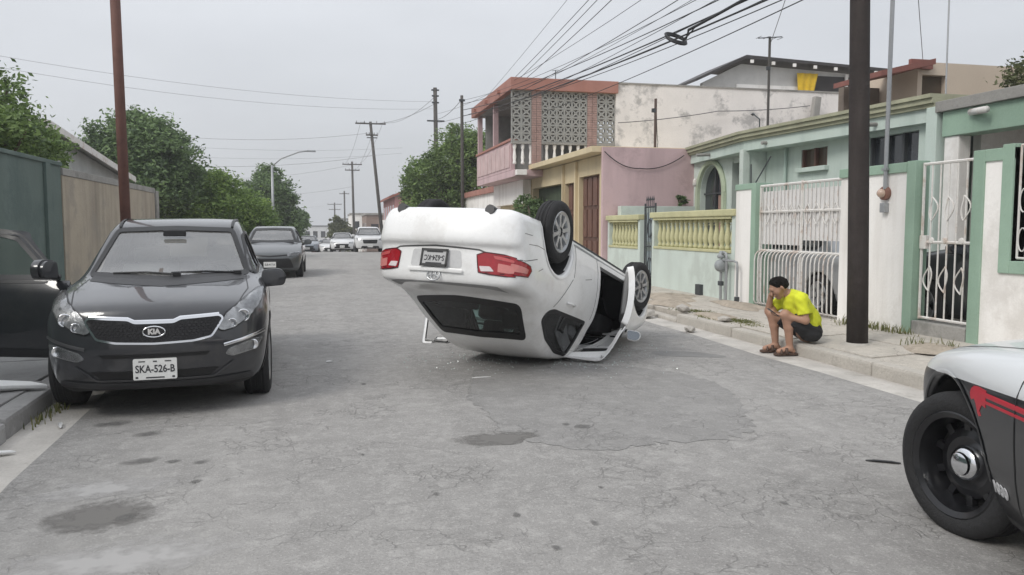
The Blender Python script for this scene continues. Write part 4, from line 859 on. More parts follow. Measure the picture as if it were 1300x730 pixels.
# ---- plainer cars: parked behind, in the yards and far down the street
def plain_car(name, label, shape, col, mat4, h=.045, style='alloy5', detail=True, group=None, grille='wide'):
    root = thing(name, label, 'car', group=group); c = shape()
    paint = M('paint_%d_%d_%d' % tuple(int(v * 999) for v in col), col, .3, .3 if max(col) < .6 else 0., var=.05, fine=.0, bump=0, coat=.9); sd_ = shape is sedan_shape
    if sd_:
        ws = rnd([(-.66, 1.0), (0, .985), (.66, 1.0), (.52, 1.37), (0, 1.39), (-.52, 1.37)], .05, 4); bk = rnd([(-.61, 1.005), (.61, 1.005), (.50, 1.285), (-.50, 1.285)], .05, 4)
        sw = [rnd([(.78, .975), (.2, 1.32), (-.2, 1.35), (-.24, .975)], .04, 3), rnd([(-.33, .975), (-.31, 1.345), (-.62, 1.345), (-.98, 1.25), (-1.25, 1.05), (-1.15, .975)], .04, 3)]; hz_, gz_ = (.62, .74), (.36, .58)
    else:
        ws = rnd([(-.735, 1.085), (0, 1.06), (.735, 1.085), (.565, 1.515), (-.565, 1.515)], .05, 4); bk = rnd([(-.58, 1.12), (.58, 1.12), (.5, 1.46), (-.5, 1.46)], .06, 4)
        sw = [rnd([(.86, 1.085), (.33, 1.45), (-.05, 1.49), (-.09, 1.085)], .05, 3), rnd([(-.17, 1.085), (-.13, 1.49), (-.75, 1.48), (-.95, 1.12)], .05, 3)]; hz_, gz_ = (.74, .90), (.55, .78)
    cuts = [('f', ws), ('r', bk)] + [(v, p) for v in 'LR' for p in sw]
    c.build(root, paint, h, cuts, CABIN, .09); g = glassmat('car_glass', (.6, .72, .68), .55, ior=1.9, dust_glare=.38)  # strong pale film paints the sky's glare into these panes
    c.window('f', ws, g, SEAL, .05, 'windshield'); c.window('r', bk, g, SEAL, .05, 'rear_window')
    for v in 'LR':
        for p in sw: c.window(v, p, g, SEAL, .04)
        sg_ = 1 if v == 'L' else -1; wl = .45 if sd_ else .5
        hp = rnd([(wl * sg_, hz_[0]), ((wl + .28) * sg_, hz_[0] + .01), ((wl + .33) * sg_, hz_[1]), ((wl + .2) * sg_, hz_[1] - .01), (wl * sg_, hz_[0] + .06)][::sg_], .02, 3); hl = c.panel('headlight', 'f', hp, HOUS, .006, .02); c.panel('lens', 'f', hp, LENS, .014, 0, hl)
        c.panel('tail_light', 'r', rnd([(.48 * sg_, .74), (.76 * sg_, .74), (.77 * sg_, .9), (.5 * sg_, .9)][::sg_], .02, 2), M('tail_red', (.33, .010, .018)), .006, .02); mirror(root, .68, .84 * sg_, .98 if sd_ else 1.06, sg_, paint, 1.)
        if detail:
            for x in (.9, -.25): c.strip('door_seam', v, [(x, .3), (x - .02, .95)], .01, SEAL)
    blk = M('grille_black', (.006,) * 3)
    if grille == 'wide':
        c.panel('grille', 'f', rnd([(-.62, gz_[0] - .06), (.62, gz_[0] - .06), (.52, gz_[1] - .02), (-.52, gz_[1] - .02)], .05), blk, .005, .02); c.strip('grille_bar', 'f', [(-.45, hz_[0] + .03), (0, hz_[0] + .0), (.45, hz_[0] + .03)], .035, blk, .006)
    else: c.panel('grille', 'f', rnd([(-.4, gz_[0]), (.4, gz_[0]), (.45, gz_[1]), (-.45, gz_[1])], .04), blk, .005, .02); c.panel('lower_intake', 'f', rnd([(-.55, .28), (.55, .28), (.5, .40), (-.5, .40)], .03), blk, .005, .02)
    plate(c, 'f', 0, .40, .32, .15, 'SLB-417-A'); Rt = .305 if sd_ else .345; zx = c.wheels[0]
    for x in (zx[0], -zx[0]):
        for sg_ in (1, -1): wheel(root, x, (.745 if sd_ else .8) * sg_, Rt, Rt, .2, Rt * .66, sg_, style)
    if detail:
        for y in (.36, -.36): seat(root, .05, y, .34); seat(root, -.8, y, .34)
        dashboard(root, .72, 1.2, .88 if sd_ else .97)
    root.matrix_world = mat4; return root
def at(x, y, az, s=1., z=None): return Matrix.Translation((x, y, (zg(y) + .004) if z is None else z)) @ Matrix.Rotation(R(90 - az), 4, 'Z') @ Matrix.Rotation(-math.atan2(zg(y + 1) - zg(y - 1), 2) * (-1 if az > 90 else 1), 4, 'Y') @ Matrix.Scale(s, 4)
plain_car('parked_sedan', 'dark grey saloon parked at the kerb behind the black SUV', sedan_shape, (.075, .082, .085), at(-1.58, 25.3, 180, 1.04), .03)
plain_car('parked_sedan', 'silver grey saloon standing in the yard behind the wide white gate', sedan_shape, (.36, .37, .38), at(7.95, 11.65, 0, 1., .165), .04)
plain_car('parked_suv', 'dark grey SUV standing in the yard behind the narrow white gate', suv_shape, (.035, .037, .042), at(8.1, 7.05, 0, 1., .165), .04)
plain_car('distant_car', 'white SUV facing this way at the crest of the street', suv_shape, (.6, .6, .6), at(2.55, 50.8, 180), .06, detail=False, grille='std', group='cars far down the street')
plain_car('distant_car', 'smaller white saloon facing this way beside the white SUV at the crest', sedan_shape, (.6, .6, .6), at(1.05, 58., 181), .07, detail=False, grille='std', group='cars far down the street')
for i, (x, y, col, lb) in enumerate([(.2, 74., (.6, .6, .6), 'pale saloon half hidden beyond the crest beside the roadside bush'), (-.75, 88, (.10, .03, .03), 'dark red saloon far beyond the crest of the street'), (-1.5, 66., (.22, .24, .27), 'grey saloon beyond the crest on the tree side')]):
    plain_car('distant_car', lb, sedan_shape, col, at(x, y, 180, 1.05), .09, detail=False, grille='std', group='cars far down the street')

# ---- police car whose front wing reaches into the picture
def police():
    root = thing('police_car', 'black and silver police car with red running-horse stripe and black steel wheels', 'car')
    m = bpy.data.materials.new('two_tone_paint'); m.use_nodes = True; t = m.node_tree; L = t.links; b = t.nodes['Principled BSDF']
    tcn = t.nodes.new('ShaderNodeTexCoord'); sp = t.nodes.new('ShaderNodeSeparateXYZ'); L.new(tcn.outputs['Object'], sp.inputs[0])
    ma = t.nodes.new('ShaderNodeMath'); ma.operation = 'MULTIPLY_ADD'; L.new(sp.outputs['X'], ma.inputs[0]); ma.inputs[1].default_value = .055; L.new(sp.outputs['Z'], ma.inputs[2])
    gt = t.nodes.new('ShaderNodeMath'); gt.operation = 'GREATER_THAN'; L.new(ma.outputs[0], gt.inputs[0]); gt.inputs[1].default_value = .845
    mxn = t.nodes.new('ShaderNodeMix'); mxn.data_type = 'RGBA'; L.new(gt.outputs[0], mxn.inputs[0]); mxn.inputs[6].default_value = (.009, .010, .013, 1); mxn.inputs[7].default_value = (.70, .72, .73, 1); L.new(mxn.outputs[2], b.inputs['Base Color'])
    b.inputs['Roughness'].default_value = .33; b.inputs['Metallic'].default_value = .2; b.inputs['Coat Weight'].default_value = .5
    prof = [(2.1, .2), (2.38, .2), (2.45, .3), (2.48, .48), (2.47, .66), (2.42, .78), (2.3, .84), (1.9, .92), (1.5, .965), (1.1, 1.0), (.95, 1.03), (.3, 1.36), (0, 1.45), (-.5, 1.48), (-1, 1.42), (-1.6, 1.17), (-1.9, 1.08), (-2.4, 1.06), (-2.55, 1.0), (-2.6, .7), (-2.58, .4), (-2.4, .25), (-1, .2), (1, .2)]
    wz = [(.2, .80), (.32, .88), (.45, .915), (.6, .935), (.72, .945), (.82, .94), (.89, .91), (.95, .865), (1.03, .80), (1.25, .70), (1.45, .58)]
    c = Car(prof, wz, [(-2.6, .86), (-2.3, .95), (-1.8, 1.), (1.5, 1.), (1.9, .985), (2.15, .94), (2.35, .86), (2.5, .78)], .30, .14, .04, [(1.535, .365), (-1.525, .365)], .388, .55, .05, .12)
    ws = rnd([(-.72, 1.02), (.72, 1.02), (.56, 1.40), (-.56, 1.40)], .05, 4); sw = [rnd([(.75, 1.03), (.2, 1.36), (-.25, 1.40), (-.25, 1.03)], .05, 4), rnd([(-.33, 1.03), (-.33, 1.40), (-.8, 1.38), (-1.3, 1.12), (-1.3, 1.03)], .05, 4)]
    c.build(root, m, .022, [('f', ws)] + [(v, p) for v in 'LR' for p in sw], CABIN, .08)
    g = glassmat('tinted_glass'); c.window('f', ws, glassmat('clear_glass'), SEAL, .04, 'windshield')
    for v in 'LR':
        for p in sw: c.window(v, p, g, SEAL, .04)
        sg_ = 1 if v == 'L' else -1
        c.strip('door_seam', v, [(.90, .27), (.86, .5), (.83, .75), (.82, .97)], .009, SEAL); c.strip('door_seam', v, [(-.28, .3), (-.30, 1.0)], .009, SEAL); c.strip('bonnet_seam', 'T', [(1.05, .76 * sg_), (1.6, .79 * sg_), (2.2, .72 * sg_)], .009, SEAL)
        red = M('stripe_red', (.45, .012, .03), .35, var=.05, bump=0)
        for (z0, w_) in ((.752, .022), (.722, .014)): c.strip('stripe', v, [(1.14, z0), (.6, z0 + .015), (-1., z0 + .03), (-2.3, z0 + .03)], w_, red, .0015)
        # running horse: head low at the front, mane flowing into the stripe, forelegs reaching down
        hs = [(1.21, .735), (1.20, .755), (1.175, .77), (1.13, .776), (1.05, .773), (1.05, .70), (1.085, .705), (1.10, .69), (1.115, .672), (1.10, .655), (1.12, .648), (1.135, .66), (1.14, .68), (1.15, .70), (1.165, .715), (1.18, .712), (1.195, .705), (1.205, .715)]
        hs = [(a + .05, b) for a, b in hs]
        c.panel('horse_emblem', v, hs, red, .002, .002, step=.03, smooth=False)
        p, n = c.hit(v, 1.035, .37); ex = Vector((-sg_, 0, 0)); ex = (ex - n * ex.dot(n)).normalized(); ey = n.cross(ex); mw = Matrix((ex, ey, n)).transposed().to_4x4(); mw.translation = p + n * .004
        text('unit_number', '1030', .07, M('number_grey', (.45, .45, .46), .5, bump=0), root, mw, .002, .002)
        hp = rnd([(.5 * sg_, .60), (.78 * sg_, .62), (.80 * sg_, .72), (.6 * sg_, .76), (.5 * sg_, .74)][::sg_], .03, 3); hl = c.panel('headlight', 'f', hp, HOUS, .005, .03); c.panel('lens', 'f', hp, LENS, .014, 0, hl)
        c.panel('side_marker', v, rnd([(2.12, .62), (2.2, .62), (2.2, .66), (2.12, .66)], .01), M('amber', (.6, .2, .02), .3, bump=0), .004, .006); c.panel('door_decal', v, rnd([(.72, .42), (.52, .42), (.52, .66), (.72, .66)], .02), M('decal_white', (.6, .6, .6), .5, bump=0), .002, .002)
        c.strip('arch_lip', v, [(1.535 + .41 * math.cos(a), .365 + .41 * math.sin(a)) for a in [R(2 + 176 * i / 24) for i in range(25)]], .02, m, .005)
        mirror(root, .2, .86 * sg_, 1.06, sg_, SEAL, 1.)
        for x, st in ((1.525, R(24)), (-1.525, 0)): wheel(root, x, .835 * sg_, .342, .342, .215, .25, sg_, 'steel', st, .4)
        p, n = c.hit(v, -.1, .86); m2 = MB(); q = Vector((0, sg_ * .035, 0)); m2.tube([p + Vector((-.1, 0, 0)), p + Vector((-.06, 0, 0)) + q, p + Vector((.06, 0, 0)) + q, p + Vector((.1, 0, 0))], .014, 8); m2.obj('door_handle', SEAL, root, smooth=True)
    c.panel('grille', 'f', rnd([(-.42, .5), (.42, .5), (.46, .72), (-.46, .72)], .04), SEAL, .004, .02); c.panel('lower_intake', 'f', rnd([(-.6, .26), (.6, .26), (.55, .4), (-.55, .4)], .03), SEAL, .004, .02)
    m2 = MB(); m2.box((-.3, 0, 1.53), (.28, 1.15, .09)); m2.obj('light_bar', M('light_bar', (.05, .05, .3), .2, bump=0, coat=.5), root, bevel=.03)
    for y in (.4, -.4): seat(root, .05, y, .32)
    dashboard(root, .8, 1.4, .92)
    p = Vector((1.525, .825, 0)); A = R(90 - 23); rot = Matrix.Rotation(A, 4, 'Z'); q = rot @ p
    root.matrix_world = Matrix.Translation((2.96 - q.x, 3.07 - q.y, .02)) @ rot
    return root
police()
# ------------------------------------------------------------------ right-hand side: boundary walls, gates and houses
WHT = M('white_wall_paint', (.87, .85, .82), .8, var=.04, vs=1.2, fine=.03, bump=.25, bs=25, stain=((.62, .59, .55), .6, .7), streak=((.47, .43, .38), .5, 2.2))
GRN = M('green_trim_paint', (.29, .41, .32), .75, var=.1, vs=1.5, fine=.05, bump=.2, bs=25, streak=((.15, .25, .18), .4, 2.5))
MINT = M('mint_paint', (.53, .615, .565), .8, var=.07, vs=1., fine=.04, bump=.2, bs=20, streak=((.28, .36, .32), .65, 1.6))
MINTW = M('pale_mint_paint', (.58, .65, .60), .8, var=.08, vs=1., fine=.05, bump=.25, bs=20, stain=((.42, .46, .42), .5, 1.1), streak=((.42, .45, .41), .4, 1.8))
OLV = M('yellow_green_paint', (.53, .51, .30), .75, var=.1, vs=3., fine=.05, bump=.2, bs=25, streak=((.33, .33, .18), .4, 2.5))
CORN = M('cornice_paint', (.37, .37, .26), .8, var=.15, vs=2, fine=.08, bump=.3, streak=((.22, .22, .16), .5, 3.)); ARCHP = M('pale_arch_paint', (.43, .49, .36), .8)
PINK = M('pink_wall_paint', (.56, .41, .42), .85, var=.07, vs=1., fine=.05, bump=.25, bs=20, stain=((.43, .31, .315), .75, .9), streak=((.36, .26, .265), .7, 1.5))
YEL = M('cream_yellow_paint', (.62, .52, .34), .8, var=.08, vs=1., fine=.05, bump=.2, bs=20, streak=((.42, .35, .24), .5, 1.5))
SALM = M('salmon_fascia_paint', (.37, .18, .145), .8, var=.12, vs=1.2, fine=.06, bump=.2, streak=((.28, .12, .09), .5, 1.5))
PEEL = M('peeling_white_wall', (.80, .765, .735), .9, var=.07, vs=.8, fine=.06, bump=.35, bs=15, stain=((.36, .35, .34), .8, 1.0), streak=((.55, .52, .50), .5, .8))
BROWN = M('brown_door', (.115, .055, .04), .6, var=.15, bump=.15); DGL = M('dark_window_glass', (.03, .034, .04), .12, var=.2, fine=0, bump=0, coat=.5)
IRONW = M('white_iron', (.68, .66, .63), .55, var=.08, fine=.08, bump=.1, stain=((.35, .22, .14), .5, 4.)); IRONB = M('dark_iron', (.05, .055, .06), .6); BRICK = M('pink_brick', (.37, .25, .225), .9, var=.2, vs=6, bump=.4)
CBLK = M('grey_concrete_block', (.31, .31, .295), .95, var=.15, vs=4, bump=.5, bs=30); RAWC = M('raw_concrete', (.33, .32, .30), .95, var=.2, vs=1.2, fine=.12, bump=.5, bs=25, stain=((.14, .14, .13), .6, 1.2), streak=((.17, .165, .155), .6, 1.5))
BEIGE = M('beige_house_paint', (.56, .47, .38), .85, var=.05, vs=1., bump=.2); MAROON = M('maroon_roof', (.21, .085, .07), .8, var=.2, bump=.3); AL = M('grey_steel', (.36, .37, .38), .45, .5, var=.1)
def prt(name, mat, parent, fn, **k): m = MB(); fn(m); return m.obj(name, mat, parent, **k)
X0, X1 = 6.85, 7.02
# near boundary wall with grilled opening
w = thing('boundary_wall', 'white boundary wall with green border and grilled opening beside the narrow gate', 'wall', (X0, 5.3, 0))
L0 = lambda m, *a: m.bb(a[0] - X0, a[1] - X0, a[2] - 5.3, a[3] - 5.3, a[4], a[5])
m = MB(); wall(m, (0, 7.22 - 5.3), (0, 3.0 - 5.3), .1, 2.28, .17, [(.5, 2.6, 1.12, 2.4)]); m.obj('wall_panel', WHT, w)
for nm, b in (('border_post', (X0 - .02, X1 + .01, 7.09, 7.245, .1, 2.30)), ('border_band', (X0 - .02, X1 + .01, 6.72, 7.09, 2.17, 2.30)), ('opening_frame', (X0 - .025, X1, 6.72, 6.86, 1.0, 2.33)), ('opening_frame', (X0 - .025, X1, 4.5, 6.72, 1.0, 1.13))):
    prt(nm, GRN, w, lambda m, b=b: L0(m, *b), bevel=.008)
gr = prt('window_grille', IRONW, w, lambda m: (m.tube([(.05, 1.40, 1.16), (.05, 1.40, 2.31)], .013, 6), m.tube([(.05, -.7, 1.16), (.05, 1.40, 1.16)], .013, 6), m.tube([(.05, -.7, 2.31), (.05, 1.40, 2.31)], .013, 6)))
for i in range(14): prt('bar', IRONW, gr, lambda m: m.tube([(.05, 1.27 - i * .13, 1.16), (.05, 1.27 - i * .13, 2.31)], .008, 6))
for z in (1.35, 1.75): prt('scroll', IRONW, gr, lambda m: m.tube([(.04, 1.335 + .05 * math.cos(a), z + .12 * math.sin(a)) for a in [2 * math.pi * k / 14 for k in range(15)]], .007, 5, False))
# second boundary wall between the gates
w = thing('boundary_wall', 'plain white boundary wall with green cap behind the dark wooden pole', 'wall', (X0, 9.0, 0))
m = MB(); wall(m, (0, .52), (0, -.75), .1, 2.14, .17); m.obj('wall_panel', WHT, w)
prt('border_post', GRN, w, lambda m: m.bb(-.02, .18, -.90, -.75, .1, 2.27), bevel=.008); prt('wall_cap', GRN, w, lambda m: m.bb(-.03, .2, -.75, .53, 2.14, 2.26), bevel=.01)
w2 = thing('boundary_wall', 'short white wall pillar with green edge between wide gate and balustrade', 'wall', (X0, 12.0, 0))
m = MB(); wall(m, (0, .36), (0, -.16), .1, 2.1, .3); m.obj('wall_panel', WHT, w2); prt('border_post', GRN, w2, lambda m: m.bb(-.02, .3, -.30, -.16, .1, 2.2), bevel=.008); prt('wall_cap', GRN, w2, lambda m: m.bb(-.02, .31, -.16, .37, 2.1, 2.2), bevel=.01)
# narrow white gate
g = thing('narrow_gate', 'narrow white wrought iron gate with teardrop scrolls set between green posts', 'gate', (X0 + .08, 7.26, 0))
prt('threshold', RAWC, g, lambda m: m.bb(-.1, .12, 0, .82, .1, .36), bevel=.01)
prt('frame', IRONW, g, lambda m: [m.tube(p, .018, 6) for p in ([(0, .03, .38), (0, .03, 2.24)], [(0, .81, .38), (0, .81, 2.24)], [(0, .03, .40), (0, .81, .40)], [(0, .03, 2.22), (0, .81, 2.22)], [(0, .03, 1.3), (0, .81, 1.3)])])
for i in range(5): prt('bar', IRONW, g, lambda m: m.tube([(0, .16 + i * .13, .40), (0, .16 + i * .13, 2.22)], .0105, 6))
for i in range(3):
    for (z, hh, fl) in ((.72, .30, 1), (1.55, .28, -1)):
        y = .18 + i * .24; prt('teardrop_scroll', IRONW, g, lambda m: m.tube([(-.012, y + .062 * math.sin(2 * math.pi * t) * (1 - t if fl > 0 else t) * 2., z + (hh * (.5 - abs(t - .5)) * 2 if fl > 0 else -hh * (.5 - abs(t - .5)) * 2 + hh)) for t in [k / 16 for k in range(17)]], .009, 5, False))
for y in (.2, .45, .65): prt('rosette', IRONW, g, lambda m: m.lathe([(.0, -.02), (.035, -.015), (.04, 0), (.0, .01)], 10, Matrix.Translation((-.005, y, 1.32)) @ Matrix.Rotation(R(90), 4, 'Y')))
prt('lock_box', IRONW, g, lambda m: m.bb(-.03, .03, .72, .82, 1.22, 1.38), bevel=.006)
# wide white gate: bulged lower bars, sheeted upper half
g = thing('wide_gate', 'wide white iron double gate with bulging lower bars and sheeted top', 'gate', (X0 + .08, 9.52, 0))
LN = 2.18
prt('frame', IRONW, g, lambda m: [m.tube(p, .022, 6) for p in ([(0, .02, .2), (0, .02, 2.14)], [(0, LN, .2), (0, LN, 2.14)], [(0, LN * .47, .2), (0, LN * .47, 2.18)], [(0, .02, 2.14), (0, LN, 2.14)], [(0, .02, 1.1), (0, LN, 1.1)], [(0, .02, .22), (0, LN, .22)], [(0, .02, 1.72), (0, LN, 1.72)])])
for i in range(21):
    y = .08 + i * .102; bulge = [(0, y, .22), (-.09, y, .235), (-.12, y, .28), (-.125, y, .6), (-.125, y, .95), (-.11, y, 1.03), (-.07, y, 1.08), (0, y, 1.1)]
    prt('lower_bar', IRONW, g, lambda m: m.tube(bulge, .012, 6))
    prt('upper_bar', IRONW, g, lambda m: m.tube([(0, y, 1.1), (0, y, 2.14)], .009, 5))
for i in range(9): prt('scroll', IRONW, g, lambda m: m.tube([(-.012, .2 + i * .22 + .085 * math.sin(2 * math.pi * t) , 1.62 + .3 * (.5 - abs(t - .5)) * 2 - .1) for t in [k / 14 for k in range(15)]], .007, 5, False))
for a, b in ((.05, LN * .46), (LN * .48, LN - .03)): prt('sheet_panel', M('white_sheet', (.70, .69, .68), .6, var=.06, vs=3, bump=.15, bs=8), g, lambda m: m.bb(.02, .028, a, b, 1.28 if a < .5 else 1.2, 2.05))
# mint balustrade walls
def baluster_mesh():
    m = MB(); m.lathe([(.0, 0), (.052, 0), (.052, .05), (.036, .07), (.04, .1), (.056, .16), (.06, .21), (.05, .28), (.034, .38), (.03, .43), (.044, .45), (.03, .475), (.05, .50), (.052, .55), (0, .55)], 10); me = m.obj('baluster_source', OLV, smooth=True); d = me.data; bpy.data.objects.remove(me); return d
BAL = baluster_mesh()
def balwall(label, ya, yb, z0, zt, n, cap=OLV):
    t = thing('balustrade_wall', label, 'wall', (X0, ya, 0)); Ln = yb - ya; m = MB()
    wall(m, (0, Ln), (0, 0), .05, zt - .12, .2, [(.12, Ln - .12, z0, zt - .12)]); m.obj('wall_panel', MINTW, t)
    prt('top_rail', cap, t, lambda m: m.bb(-.06, .26, -.01, Ln + .01, zt - .12, zt), bevel=.02); prt('under_rail', cap, t, lambda m: m.bb(-.03, .23, .12, Ln - .12, zt - .17, zt - .12), bevel=.01); prt('bottom_rail', cap, t, lambda m: m.bb(-.02, .22, .12, Ln - .12, z0, z0 + .05), bevel=.01)
    hh = (zt - .17) - (z0 + .05)
    for i in range(n):
        o = link('baluster', BAL, t); o.location = (.1, .12 + (Ln - .24) * (i + .5) / n, z0 + .05); o.scale = (1.05, 1.05, hh / .55)
    return t
balwall('long pale mint wall with yellow-green balusters and the gas meter before it', 12.37, 15.95, 1.02, 1.79, 16)
balwall('short mint wall with yellow-green balusters beside the pink house', 16.62, 18.72, .98, 1.76, 9)
t = thing('flat_wall', 'low pale mint wall running back along the pink house', 'wall', (7.5, 18.6, 0)); prt('wall_panel', MINTW, t, lambda m: m.bb(-.4, 2.0, -.12, .1, .1, 2.0), bevel=.01)
g = thing('iron_gate', 'tall narrow dark iron gate between the two balustrade walls', 'gate', (X0 + .1, 15.97, 0))
prt('frame', IRONB, g, lambda m: [m.tube(p, .02, 6) for p in ([(0, .03, .2), (0, .03, 2.0)], [(0, .6, .2), (0, .6, 2.0)], [(0, .03, .25), (0, .6, .25)], [(0, .03, 1.92), (0, .6, 1.92)], [(0, .03, 1.05), (0, .6, 1.05)])])
for i in range(5):
    y = .13 + i * .095; prt('bar', IRONB, g, lambda m: m.tube([(0, y, .25), (0, y, 2.05)], .01, 5)); prt('spear_tip', IRONB, g, lambda m: m.lathe([(.01, 0), (.022, .03), (0, .12)], 6, Matrix.Translation((0, y, 2.05))))
for z in (.6, 1.45): prt('ornament', IRONB, g, lambda m: m.tube([(-.01, .31 + .12 * math.cos(a), z + .2 * math.sin(a)) for a in [2 * math.pi * k / 14 for k in range(15)]], .012, 5, False))
for i in range(2): prt('backing_plate', M('grey_blue_paint', (.42, .5, .52), .7), g, lambda m: m.bb(.015, .022, .06, .57, .3 + i * .85, .95 + i * .85))
# gas meter and pipes
t = thing('gas_meter', 'grey gas meter with bent pipes standing before the balustrade wall', 'meter', (6.74, 12.45, 0))
prt('riser_pipe', AL, t, lambda m: m.tube([(0, 0, .15), (0, 0, .95), (0, .02, 1.02), (0, .1, 1.04), (0, .18, 1.0)], .024, 8)); prt('meter_body', M('meter_grey', (.30, .32, .33), .6), t, lambda m: m.lathe([(0, -.08), (.09, -.08), (.11, -.04), (.11, .04), (.09, .08), (0, .08)], 16, Matrix.Translation((0, .19, .80)) @ Matrix.Rotation(R(90), 4, 'X')), smooth=True)
prt('regulator', M('meter_grey', (.30, .32, .33)), t, lambda m: m.lathe([(0, 0), (.06, .01), (.075, .05), (.05, .08), (.03, .14), (0, .14)], 14, Matrix.Translation((0, .19, .92))), smooth=True)
prt('side_pipe', AL, t, lambda m: m.tube([(0, .19, .9), (0, -.25, .9), (0, -.36, .88), (0, -.38, .8), (0, -.38, .17)], .02, 8)); prt('drop_pipe', AL, t, lambda m: m.tube([(0, .19, .8), (0, .19, .15)], .026, 8)); prt('valve', IRONB, t, lambda m: m.bb(-.03, .03, .13, .25, .45, .53), bevel=.01); prt('union', IRONB, t, lambda m: m.bb(-.03, .03, -.42, -.34, .22, .3), bevel=.01)
t = tag(prt('drain_box', IRONB, None, lambda m: m.bb(-.06, .02, -.1, .1, 0, .2), bevel=.01), 'small black drain box at the foot of the balustrade wall', 'drain'); t.location = (6.84, 13.62, .2)
# electricity mast with round meter on the white wall
t = thing('service_mast', 'grey electricity service mast with round brown meter on the white wall', 'mast', (6.80, 8.58, 0))
prt('conduit', AL, t, lambda m: m.tube([(0, 0, 1.95), (0, 0, 2.4), (0, -.02, 5.6)], .026, 8)); prt('meter_base', M('meter_brown', (.22, .11, .08), .6), t, lambda m: m.lathe([(0, 0), (.085, 0), (.085, .05), (.06, .06), (0, .065)], 18, Matrix.Translation((.045, .03, 1.9)) @ Matrix.Rotation(R(-90), 4, 'Y')), auto=40); prt('meter_glass', M('meter_glass', (.5, .36, .28), .15, bump=0, coat=.6), t, lambda m: m.lathe([(.055, 0), (.05, .04), (.03, .06), (0, .065)], 18, Matrix.Translation((-.018, .03, 1.9)) @ Matrix.Rotation(R(-90), 4, 'Y')), smooth=True)
prt('lower_box', AL, t, lambda m: m.bb(-.02, .05, -.02, .07, 1.66, 1.78), bevel=.008); prt('strap', AL, t, lambda m: m.bb(-.035, .05, -.04, .04, 2.18, 2.21)); prt('weather_head', AL, t, lambda m: m.lathe([(.0, .1), (.05, .08), (.06, 0), (.03, -.03)], 10, Matrix.Translation((0, -.02, 5.6))), smooth=True)

# ---- mint house
h = thing('mint_house', 'single-storey mint green house with stepped cornice, arched window and flat roof', 'house', (9.2, 14, 0))
def HB(m, x0, x1, y0, y1, z0, z1): return m.bb(x0 - 9.2, x1 - 9.2, y0 - 14, y1 - 14, z0, z1)
m = MB(); wall(m, (0, 18.85 - 14), (0, 16.0 - 14), .1, 3.2, .2, [(.45, 1.65, .3, 3.0), (2.08, 2.5, 1.0, 2.95)]); m.obj('wall_panel', MINTW, h)
# arched window: round-headed reveal built as real rings
m = MB(); cy, zc, r0 = 17.8 - 14, 2.3, .6; arc = [(cy + r0 * math.cos(a), zc + r0 * 1.12 * math.sin(a)) for a in [math.pi * k / 16 for k in range(17)]]
for half in (arc[:9], arc[8:]):
    e_ = cy + .6 if half is not arc and half[0][0] > cy else cy - .6
    prt('arch_spandrel', MINTW, h, lambda m: m.prism([*half, (half[-1][0], 3.0), (half[0][0], 3.0)] if e_ > cy else [*half, (half[-1][0], 3.0), (half[0][0], 3.0)], .196, fn=lambda p: Vector((p.z + .002, p.x, p.y))))
prt('arch_trim', ARCHP, h, lambda m: [m.tube([(-.03, cy + s_ * .68, .3), (-.03, cy + s_ * .68, zc)], .07, 6) for s_ in (-1, 1)] + [m.tube([(-.03, cy + .68 * math.cos(a), zc + .76 * math.sin(a)) for a in [math.pi * k / 16 for k in range(17)]], .07, 6)])
ao = MB(); P = [(cy - .6, .3)] + [(p[0], p[1]) for p in arc[::-1]] + [(cy + .6, .3)]; ao.prism([(p[0], p[1]) for p in P], .05, fn=lambda p: Vector((.14 + p.z, p.x, p.y))); win = ao.obj('arched_window', DGL, h)
prt('curtain', M('curtain', (.35, .22, .18), .9), win, lambda m: m.bb(.128, .136, cy - .52, cy - .1, .35, 2.25)); prt('mullion', IRONB, win, lambda m: m.bb(.09, .125, cy - .02, cy + .02, .3, 2.95)); prt('transom', IRONB, win, lambda m: m.bb(.085, .12, cy - .58, cy + .58, 2.28, 2.32))
dw = prt('side_window', DGL, h, lambda m: m.bb(.14, .16, 16.3 - 14, 16.8 - 14, 1.0, 2.95)); prt('frame', MINTW, dw, lambda m: (m.bb(-.03, .2, 16.24 - 14, 16.35 - 14, .9, 3.05), m.bb(-.03, .2, 16.76 - 14, 16.86 - 14, .9, 3.05)))
m = MB(); wall(m, (.0, 16.0 - 14), (.0, 10.3 - 14), .1, 3.1, .2, [(1.93, 2.77, 2.64, 3.0), (3.9, 5.13, 1.3, 3.02)]); m.obj('wall_panel', MINT, h)
for (ya, yb, za, zb) in ((13.23, 14.07, 2.64, 3.0),):
    o = prt('window', M('brown_glass', (.10, .075, .055), .2, bump=0), h, lambda m: HB(m, 9.3, 9.32, ya, yb, za, zb)); prt('window_frame', BROWN, o, lambda m: (HB(m, 9.22, 9.29, ya, ya + .05, za, zb), HB(m, 9.22, 9.29, yb - .05, yb, za, zb), HB(m, 9.22, 9.29, (ya + yb) / 2 - .03, (ya + yb) / 2 + .03, za, zb))); prt('window_sill', MINT, o, lambda m: HB(m, 9.1, 9.35, ya - .06, yb + .06, za - .09, za - .002), bevel=.01)
o = prt('window', DGL, h, lambda m: HB(m, 9.33, 9.35, 10.87, 12.1, 1.3, 3.02)); 
for k in range(4): prt('window_frame', IRONB, o, lambda m: HB(m, 9.26, 9.33, 10.87 + k * .395, 10.92 + k * .395, 1.3, 3.02))
prt('return_wall', MINTW, h, lambda m: HB(m, 8.75, 9.19, 15.35, 15.5, .1, 3.12), bevel=.005); prt('column', MINTW, h, lambda m: HB(m, 8.62, 8.78, 15.3, 15.46, .1, 3.12), bevel=.01); prt('end_pier', MINT, h, lambda m: HB(m, 9.0, 9.6, 10.28, 10.5, .1, 3.3), bevel=.01)
